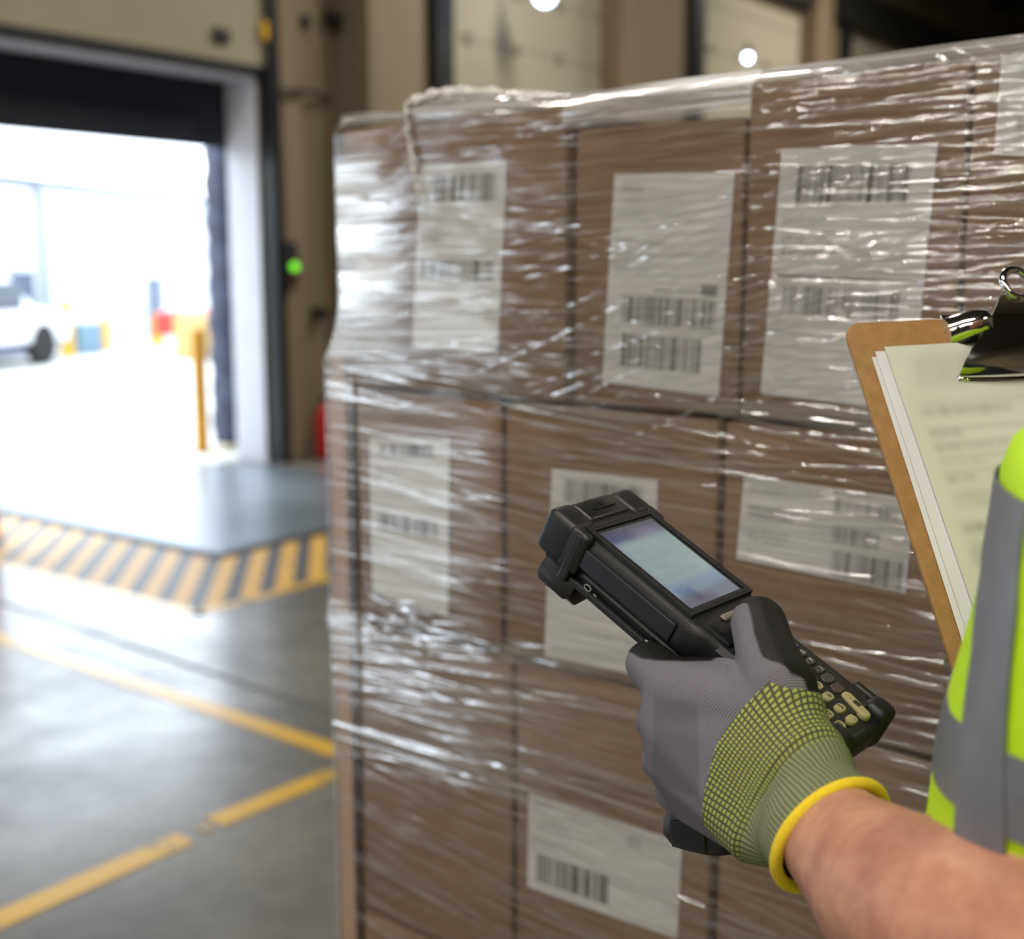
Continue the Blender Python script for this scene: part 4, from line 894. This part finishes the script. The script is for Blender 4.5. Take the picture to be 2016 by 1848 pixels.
# horizontal tape band: tilted a little
def band(name, zlo, zhi, uu, off, mt, parent):
    V = []
    nz_ = 14; nu = len(uu)
    for j in range(nz_):
        for i, u in enumerate(uu):
            z = zlo(u) + (zhi(u) - zlo(u)) * j / (nz_ - 1); p = vpoint(u, z); c_ = vpoint(u + math.pi, z); n_ = unit(p - c_); V.append(p + n_ * off)
    V2 = [v + unit(v - vpoint(0, 1.2) * 0 - np.array([*TC[1.15][:2], v[2]])) * .0012 for v in V]; n1 = len(V); f = grid(nu, nz_); F = f + [tuple(i + n1 for i in q) for q in f]
    bd_ = list(range(nu)) + [j * nu + nu - 1 for j in range(1, nz_)] + [(nz_ - 1) * nu + i for i in range(nu - 2, -1, -1)] + [j * nu for j in range(nz_ - 2, 0, -1)]
    F += [(bd_[i], bd_[(i + 1) % len(bd_)], bd_[(i + 1) % len(bd_)] + n1, bd_[i] + n1) for i in range(len(bd_))]
    return pob(name, (V + V2, F), mt, parent, smooth=True, sharp=50)
ue = uz_at(1900, 1440)[0]; ui = uz_at(1940, 1500)[0]
def lerp_u(a, c): return lambda u: a + (c - a) * max(0, min(1, (u - ue) / (ui - ue) if abs(ui - ue) > 1e-3 else 0)) 
band('reflective_tape', lerp_u(h0[1], h1[1]), lerp_u(h0[0], h1[0]), np.linspace(-math.pi, math.pi, 160), .0118, m, vest)

# ---- glove
gp = []
J = lambda x, y, d, r: (P(x, y, d), r)
palm = dict(i=J(1325, 1352, .765, .0185), m=J(1318, 1425, .765, .0185), r=J(1328, 1500, .768, .0175), k=J(1362, 1570, .775, .016),
            wr=J(1585, 1512, .700, .025), wu=J(1500, 1618, .715, .0235), th=J(1520, 1410, .722, .0225), mid=J(1440, 1440, .742, .021), web=J(1425, 1345, .757, .016))
gp.append(hull([palm[k] for k in ('i', 'm', 'mid', 'th', 'web')], 3)); gp.append(hull([palm[k] for k in ('m', 'r', 'mid', 'wu', 'wr', 'th')], 3)); gp.append(hull([palm[k] for k in ('r', 'k', 'wu', 'mid')], 3))
gp.append(hull([palm['wr'], palm['wu'], J(1608, 1575, .688, .0235), J(1568, 1618, .692, .0215)], 3))
gp += chain([palm['th'], J(1532, 1348, .722, .0205), J(1508, 1282, .747, .0185), J(1493, 1226, .768, .0175)])
gp += chain([J(1555, 1440, .716, .022), J(1540, 1350, .722, .0205)])
gp += chain([palm['i'], J(1278, 1306, .790, .0158), J(1325, 1318, .838, .013), J(1378, 1322, .866, .012)])
gp += chain([palm['m'], J(1294, 1422, .802, .0142), J(1325, 1438, .852, .0125), J(1380, 1440, .872, .012)])
gp += chain([palm['r'], J(1303, 1497, .806, .0138), J(1330, 1506, .855, .0122), J(1382, 1510, .872, .0115)])
gp += chain([palm['k'], J(1326, 1560, .812, .0125), J(1350, 1572, .852, .011), J(1388, 1566, .866, .0105)])
gm, nt, b, o_ = newmat('knit_glove'); b.inputs['Specular IOR Level'].default_value = .22
a = N(nt, 'ShaderNodeAttribute', attribute_name='ink'); kn = N(nt, 'ShaderNodeAttribute', attribute_name='knit'); ct_ = N(nt, 'ShaderNodeAttribute', attribute_name='coat')
w1 = math_(nt, 'SINE', math_(nt, 'MULTIPLY', kn.outputs['Fac'], 2 * math.pi / .0017))
w2 = ramp(nt, w1, -1, 1, .72, 1.12)
n2 = N(nt, 'ShaderNodeTexNoise'); n2.inputs['Scale'].default_value = 1400; nt.links.new(coords(nt), n2.inputs['Vector'])
w3 = ramp(nt, n2.outputs[0], .3, .7, .82, 1.15)
vm = N(nt, 'ShaderNodeVectorMath', operation='SCALE'); nt.links.new(a.outputs['Color'], vm.inputs[0])
mixk = N(nt, 'ShaderNodeMix', data_type='FLOAT'); nt.links.new(ct_.outputs['Fac'], mixk.inputs[0]); nt.links.new(math_(nt, 'MULTIPLY', w2, w3), mixk.inputs[2]); mixk.inputs[3].default_value = 1.0
nt.links.new(mixk.outputs[0], vm.inputs['Scale']); nt.links.new(vm.outputs[0], b.inputs['Base Color'])
nt.links.new(ramp(nt, ct_.outputs['Fac'], 0, 1, .85, .55), b.inputs['Roughness']); b.inputs['Sheen Weight'].default_value = .0
bpn = N(nt, 'ShaderNodeBump'); bpn.inputs['Strength'].default_value = .35; bpn.inputs['Distance'].default_value = .0006; nt.links.new(math_(nt, 'ADD', w1, n2.outputs[0]), bpn.inputs['Height']); nt.links.new(bpn.outputs[0], b.inputs['Normal'])
glove = union('work_glove', [([np.array(p) - loc for p in v_], f_) for v_, f_ in gp], .0014, 26, gm, person)
glove['label'] = 'grey knitted work glove with black coated palm'
me = glove.data; vw = verts(me) + loc; nw = normals(me)
nc = np.stack([nw @ rtv, nw @ VU, nw @ -VF], 1)
pd = np.array([.55, .66, -.50]); coatf = nc @ pd
q = vw - CAM; dpt = q @ VF; pxs = CX + FPX * (q @ rtv) / dpt; pys = CY - FPX * (q @ VU) / dpt
ttip = P(1488, 1222, .772); tb = P(1530, 1348, .722); td = unit(ttip - tb); tpos = (vw - tb) @ td
dth = np.linalg.norm(np.cross(vw - tb, td), axis=1)
coat = np.clip((coatf + .0) / .05, 0, 1) * np.where(((pxs < 1430) & (nc[:, 2] > .15)) | ((pxs < 1475) & (pys > 1250) & (nc[:, 2] > 0)), 0, 1)
ib = P(1300, 1296, .79); coat = np.maximum(coat, np.clip((np.interp(pxs, [1228, 1262, 1290, 1350, 1400, 1425], [1278, 1298, 1302, 1304, 1303, 1288]) - pys) / 4, 0, 1) * (np.linalg.norm(vw - ib, axis=1) < .07) * (pxs < 1428))
coat = np.maximum(coat, np.clip((tpos - (np.linalg.norm(ttip - tb) + .006)) / .003, 0, 1) * (dth < .03))
# smooth smudged patch on the back of the hand
pc_, pn_ = P(1327, 1462, .745), None
ux = unit(P(1372, 1462, .745) - pc_); uy = unit(P(1333, 1380, .745) - P(1322, 1560, .745)); a_ = (vw - pc_) @ ux; c_ = (vw - pc_) @ uy
patch = np.clip((.0125 - np.abs(a_)) / .002, 0, 1) * np.clip((.028 - np.abs(c_)) / .003, 0, 1) * (nc[:, 2] > .0) * .6
grey = np.array(lin((116, 113, 121))); dark = np.array(lin((22, 22, 21))); pt = np.array(lin((84, 84, 94)))
col = grey * (1 - patch[:, None]) + pt * patch[:, None]; col = col * (1 - coat[:, None]) + dark * coat[:, None]
setcol(me, 'ink', col); setfloat(me, 'coat', np.maximum(coat, patch))
wc = P(1560, 1560, .70); kd = np.linalg.norm(vw - wc, axis=1) * .6 + .4 * ((vw - wc) @ unit(P(1300, 1420, .77) - wc))
ki = (vw - P(1300, 1300, .78)) @ unit(P(1240, 1400, .78) - P(1300, 1240, .78))
setfloat(me, 'knit', np.where(dth < .026, kd * .5 + tpos * .8, kd))
# ---- cuff: knitted tube lofted over glove and wrist
bv = BVHTree.FromPolygons([Vector(p) for p in vw], [tuple(p.vertices) for p in me.polygons])
F0, F1 = P(1522, 1522, .712), P(1636, 1646, .670); ax = unit(F1 - F0); xr = frame(ax, (0, 0, 1))
nA, nL = 120, 50; V = []; UV = []
def cen(t): return F0 * (1 - t) + F1 * t
Rr = np.zeros((nL, nA))
tilt = frame(unit(ax + .0 * rtv), (0, 0, 1))
dirs = [xr[:, 0] * math.cos(2 * math.pi * k / nA) + xr[:, 1] * math.sin(2 * math.pi * k / nA) for k in range(nA)]
ts = np.array([-.20 - .36 * max(0., float(d @ -VF)) for d in dirs])
TT = np.array([[ts[k] + (1 - ts[k]) * j / (nL - 1) for k in range(nA)] for j in range(nL)])
for j in range(nL):
    for k in range(nA):
        t = TT[j, k]; d = dirs[k]; c = cen(t)
        h = bv.ray_cast(Vector(c + d * .12), Vector(-d)); r_ = np.linalg.norm(np.array(h[0]) - c) if h[0] is not None else .03
        r_ = min(r_, .050); k_ = max(0, min(1, (t - .35) / .4)); Rr[j, k] = max(r_ * (1 - k_) + .0335 * k_, r_ + .0008)
for _ in range(5):
    Rr = (np.roll(Rr, 1, 1) + Rr * 2 + np.roll(Rr, -1, 1)) / 4; Rr[1:-1] = (Rr[:-2] + 2 * Rr[1:-1] + Rr[2:]) / 4
for j in range(nL):
    for k in range(nA + 1):
        k2 = k % nA; t = TT[j, k2]; a = 2 * math.pi * k2 / nA
        fld = .0012 * math.exp(-((t - .25) / .05) ** 2) - .0012 * math.exp(-((t - .36) / .04) ** 2) + .0009 * math.exp(-((t - .55) / .05) ** 2)
        V.append(cen(t) + dirs[k2] * (Rr[j, k2] + .0012 + fld * (1 + .5 * math.sin(2 * a)))); UV.append((k / nA, (t + .45) / 1.45))
F = grid(nA + 1, nL)
cm, nt, b, o_ = newmat('knit_cuff'); ua = N(nt, 'ShaderNodeAttribute', attribute_name='cu'); va = N(nt, 'ShaderNodeAttribute', attribute_name='cv')
su = math_(nt, 'SINE', math_(nt, 'MULTIPLY', ua.outputs['Fac'], 2 * math.pi * 72)); sv = math_(nt, 'SINE', math_(nt, 'MULTIPLY', va.outputs['Fac'], 2 * math.pi * 27))
dots = ramp(nt, math_(nt, 'MINIMUM', su, sv), -.85, -.15)
fineu = math_(nt, 'SINE', math_(nt, 'MULTIPLY', ua.outputs['Fac'], 2 * math.pi * 72)); finev = math_(nt, 'SINE', math_(nt, 'MULTIPLY', va.outputs['Fac'], 2 * math.pi * 60))
ribs = ramp(nt, math_(nt, 'ADD', fineu, math_(nt, 'MULTIPLY', finev, .5)), -1.2, .6, .15, .95)
sel = ramp(nt, va.outputs['Fac'], .52, .60)
mk = N(nt, 'ShaderNodeMix', data_type='FLOAT'); nt.links.new(sel, mk.inputs[0]); nt.links.new(dots, mk.inputs[2]); nt.links.new(ribs, mk.inputs[3])
gr = mixc(nt, sel, lin((156, 164, 84)), lin((134, 140, 104)))
nt.links.new(mixc(nt, mk.outputs[0], lin((70, 72, 58)), gr), b.inputs['Base Color']); b.inputs['Roughness'].default_value = .9
bpn = N(nt, 'ShaderNodeBump'); bpn.inputs['Strength'].default_value = .6; bpn.inputs['Distance'].default_value = .0010; nt.links.new(mk.outputs[0], bpn.inputs['Height']); nt.links.new(bpn.outputs[0], b.inputs['Normal'])
cuff = pob('cuff', (V, F), cm, glove, smooth=True); setfloat(cuff.data, 'cu', [u for u, _ in UV]); setfloat(cuff.data, 'cv', [v_ for _, v_ in UV])
cuff['label'] = 'green and grey knitted cuff'
hem = [cen(1.0) + (xr[:, 0] * math.cos(a) + xr[:, 1] * math.sin(a)) * (Rr[-1, int(a / 6.2832 * nA) % nA] + .0014) for a in np.linspace(0, 2 * math.pi, 73)[:-1]]
hm = pob('hem', tube(hem, .0036, 12, closed=True), mat('yellow_hem', (236, 204, 36), .85, var=.05, vscale=300, bump=.3, bscale=2500), glove, smooth=True); hm['label'] = 'bright yellow rolled hem'

# ------------------------------------------------------------------ clipboard
MB = Matrix([[W_[0], -D_[0], BN[0], bTL[0]], [W_[1], -D_[1], BN[1], bTL[1]], [W_[2], -D_[2], BN[2], bTL[2]], [0, 0, 0, 1]]) @ Matrix.Scale(KB, 4)
clip = empty('clipboard', MB); tag(clip, 'brown hardboard clipboard with a chrome clip, held beside the vest', 'clipboard')
hb, nt, b, o_ = newmat('hardboard'); v = coords(nt); n = N(nt, 'ShaderNodeTexNoise'); n.inputs['Scale'].default_value = 90; n.inputs['Detail'].default_value = 6; nt.links.new(v, n.inputs['Vector'])
n2 = N(nt, 'ShaderNodeTexNoise'); n2.inputs['Scale'].default_value = 700; n2.inputs['Detail'].default_value = 3; nt.links.new(v, n2.inputs['Vector'])
c1 = mixc(nt, ramp(nt, n.outputs[0], .3, .7), lin((150, 110, 62)), lin((168, 127, 78))); nt.links.new(mixc(nt, ramp(nt, n2.outputs[0], .55, .72, 0, .5), c1, lin((120, 80, 36))), b.inputs['Base Color']); b.inputs['Roughness'].default_value = .55
obj('board', prism([(x, -y) for x, y in rrect(0, 0, .229, .325, .013, 8)], -.0032, 0, .0006), hb, clip, True, sharp=40)
chrome = mat('chrome', (226, 226, 222), .09, 1.0, var=.02)
XC = .127
st = [(.047, .0035, .056), (.044, .0065, .0555), (.038, .0098, .052), (.031, .0120, .046), (.023, .0135, .037), (.015, .0148, .0285), (.008, .0165, .0235), (.001, .0190, .0185), (-.004, .0210, .0150)]
V = []; nw_ = 21
for th in (0, .0012):
    for y, z, hw in st:
        for k in range(nw_):
            t = -1 + 2 * k / (nw_ - 1); V.append((XC + hw * t, -y - .003 * (1 - t * t) * (y > .03), z + th + .0035 * (1 - abs(t) ** 3) * min(1, max(0, (y + .0) / .03))))
n1 = len(st) * nw_; f = grid(nw_, len(st)); F = f + [tuple(i + n1 for i in q) for q in f]; nv_ = len(st)
bd_ = list(range(nw_)) + [j * nw_ + nw_ - 1 for j in range(1, nv_)] + [(nv_ - 1) * nw_ + i for i in range(nw_ - 2, -1, -1)] + [j * nw_ for j in range(nv_ - 2, 0, -1)]
F += [(bd_[i], bd_[(i + 1) % len(bd_)], bd_[(i + 1) % len(bd_)] + n1, bd_[i] + n1) for i in range(len(bd_))]
clamp = obj('clamp_lever', (V, F), chrome, clip, True, sharp=60)
obj('jaw_lip', tube([(XC - .0565 + .113 * k / 12, -.0475 - .003 * (1 - (k / 6 - 1) ** 2), .0034) for k in range(13)], .0022, 10), chrome, clip, True)
obj('hanging_eye', tube([(XC + .0105 * math.cos(a), .0120 + .0105 * math.sin(a), .0235 + .001 * math.sin(a)) for a in np.linspace(0, 2 * math.pi, 33)[:-1]], .0028, 12, closed=True), chrome, clip, True)
for s in (-1, 1):
    V = []; prof = [(-.0045, .001), (-.002, .010), (.004, .0175), (.011, .020), (.018, .0165), (.0235, .009), (.026, .001)]
    for x, k in ((.026, 1.0), (.034, .96), (.042, .62), (.049, .36), (.0505, .30)):
        for y, z in prof: V.append((XC + s * x, -(.011 + (y - .011) * (.55 + .45 * k)) , max(.001, z * k)))
    F = grid(7, 5) + [tuple(range(7)), tuple(range(28, 35))]
    ear = obj('hinge_ear', (V, F), chrome, clip, True, sharp=45)
    obj('rivet', join(cyl((XC + s * .046, -.0135, .006), (XC + s * .046, -.0135, .0095), .0022)), dark_steel, ear)
obj('base_plate', box((XC - .05, -.026, .0002), (XC + .05, .002, .0012)), chrome, clip)
obj('spring', tube([(XC - .02 + .04 * k / 160, -.012 + .004 * math.cos(k * .7), .012 + .004 * math.sin(k * .7)) for k in range(161)], .0007, 6), chrome, clip, True)
paper_m = attrmat('printed_paper', 'ink', .6, spec=.3)
FORM = [('text', 0.09, 0.045, 0.34, 0.135, 0.35, 3.2, 3), ('text', 0.3, 0.085, 0.52, 0.125, 0.4, 2.4, 2), ('text', 0.64, 0.045, 0.97, 0.075, 0.56, 2.4, 1), ('fill', 0.06, 0.165, 0.97, 0.168, 0.24, 1.5), ('text', 0.07, 0.185, 0.5, 0.215, 0.58, 2.0, 1), ('fill', 0.06, 0.235, 0.97, 0.238, 0.26, 1.2), ('text', 0.07, 0.245, 0.3, 0.262, 0.58, 1.8, 1), ('text', 0.07, 0.285, 0.42, 0.302, 0.51, 1.8, 1), ('text', 0.07, 0.325, 0.26, 0.342, 0.51, 1.8, 1), ('text', 0.07, 0.365, 0.22, 0.382, 0.51, 1.8, 1), ('fill', 0.06, 0.272, 0.62, 0.274, 0.22, 1.2), ('fill', 0.06, 0.312, 0.62, 0.314, 0.22, 1.2), ('fill', 0.06, 0.352, 0.62, 0.354, 0.22, 1.2), ('fill', 0.64, 0.18, 0.66, 0.86, 0.16, 3), ('text', 0.68, 0.2, 0.95, 0.4, 0.32, 3, 5), ('text', 0.07, 0.405, 0.5, 0.455, 0.48, 2.2, 2), ('text', 0.07, 0.49, 0.62, 0.515, 0.64, 2, 1), ('text', 0.07, 0.54, 0.3, 0.6, 0.58, 2.4, 3), ('fill', 0.06, 0.62, 0.97, 0.623, 0.32, 1.4), ('text', 0.07, 0.64, 0.28, 0.72, 0.48, 2.4, 3), ('text', 0.07, 0.75, 0.45, 0.8, 0.48, 2.2, 2), ('text', 0.6, 0.5, 0.95, 0.6, 0.35, 2.4, 3), ('text', 0.07, 0.83, 0.35, 0.9, 0.45, 2.2, 3)]
def sheet(px0, py0, dx, dy, rot, z, base, ops, label, curl):
    q = PL(px0, py0, BN, BN @ (bTL + BN * z * KB)) - bTL; x0, y0 = q @ W_ / KB, q @ D_ / KB
    c, s = math.cos(rot), math.sin(rot); Q = [(x0 + c * a - s * b_, -(y0 + s * a + c * b_), z) for a, b_ in ((0, 0), (dx, 0), (dx, dy), (0, dy))]
    def cf(u, v):
        zz = curl * ((1 - u) ** 3 * (.3 + v) + .5 * np.exp(-((u - .3) / .2) ** 2) * v); o3 = np.zeros((v.shape[0], u.shape[1], 3)); o3[..., 2] = zz[..., 0]; return o3
    o = quad_sheet('paper_sheet', Q, 0, ops, None, paper_m, (150, 210), base, cf, M=MB)
    tag(o, label, 'paper'); return o
sheet(1716, 703, .196, .262, .010, .0010, (226, 224, 226), [], 'undermost white sheet on the clipboard, only its left edge showing', .0006)
sheet(1722, 692, .196, .264, .004, .0020, (226, 224, 230), [], 'second white sheet on the clipboard, between the form and the undermost sheet', .0010)
sheet(1740, 683, .196, .264, -.006, .0034, (214, 214, 198), FORM, 'topmost cream form on the clipboard with smudged grey print', .0016)
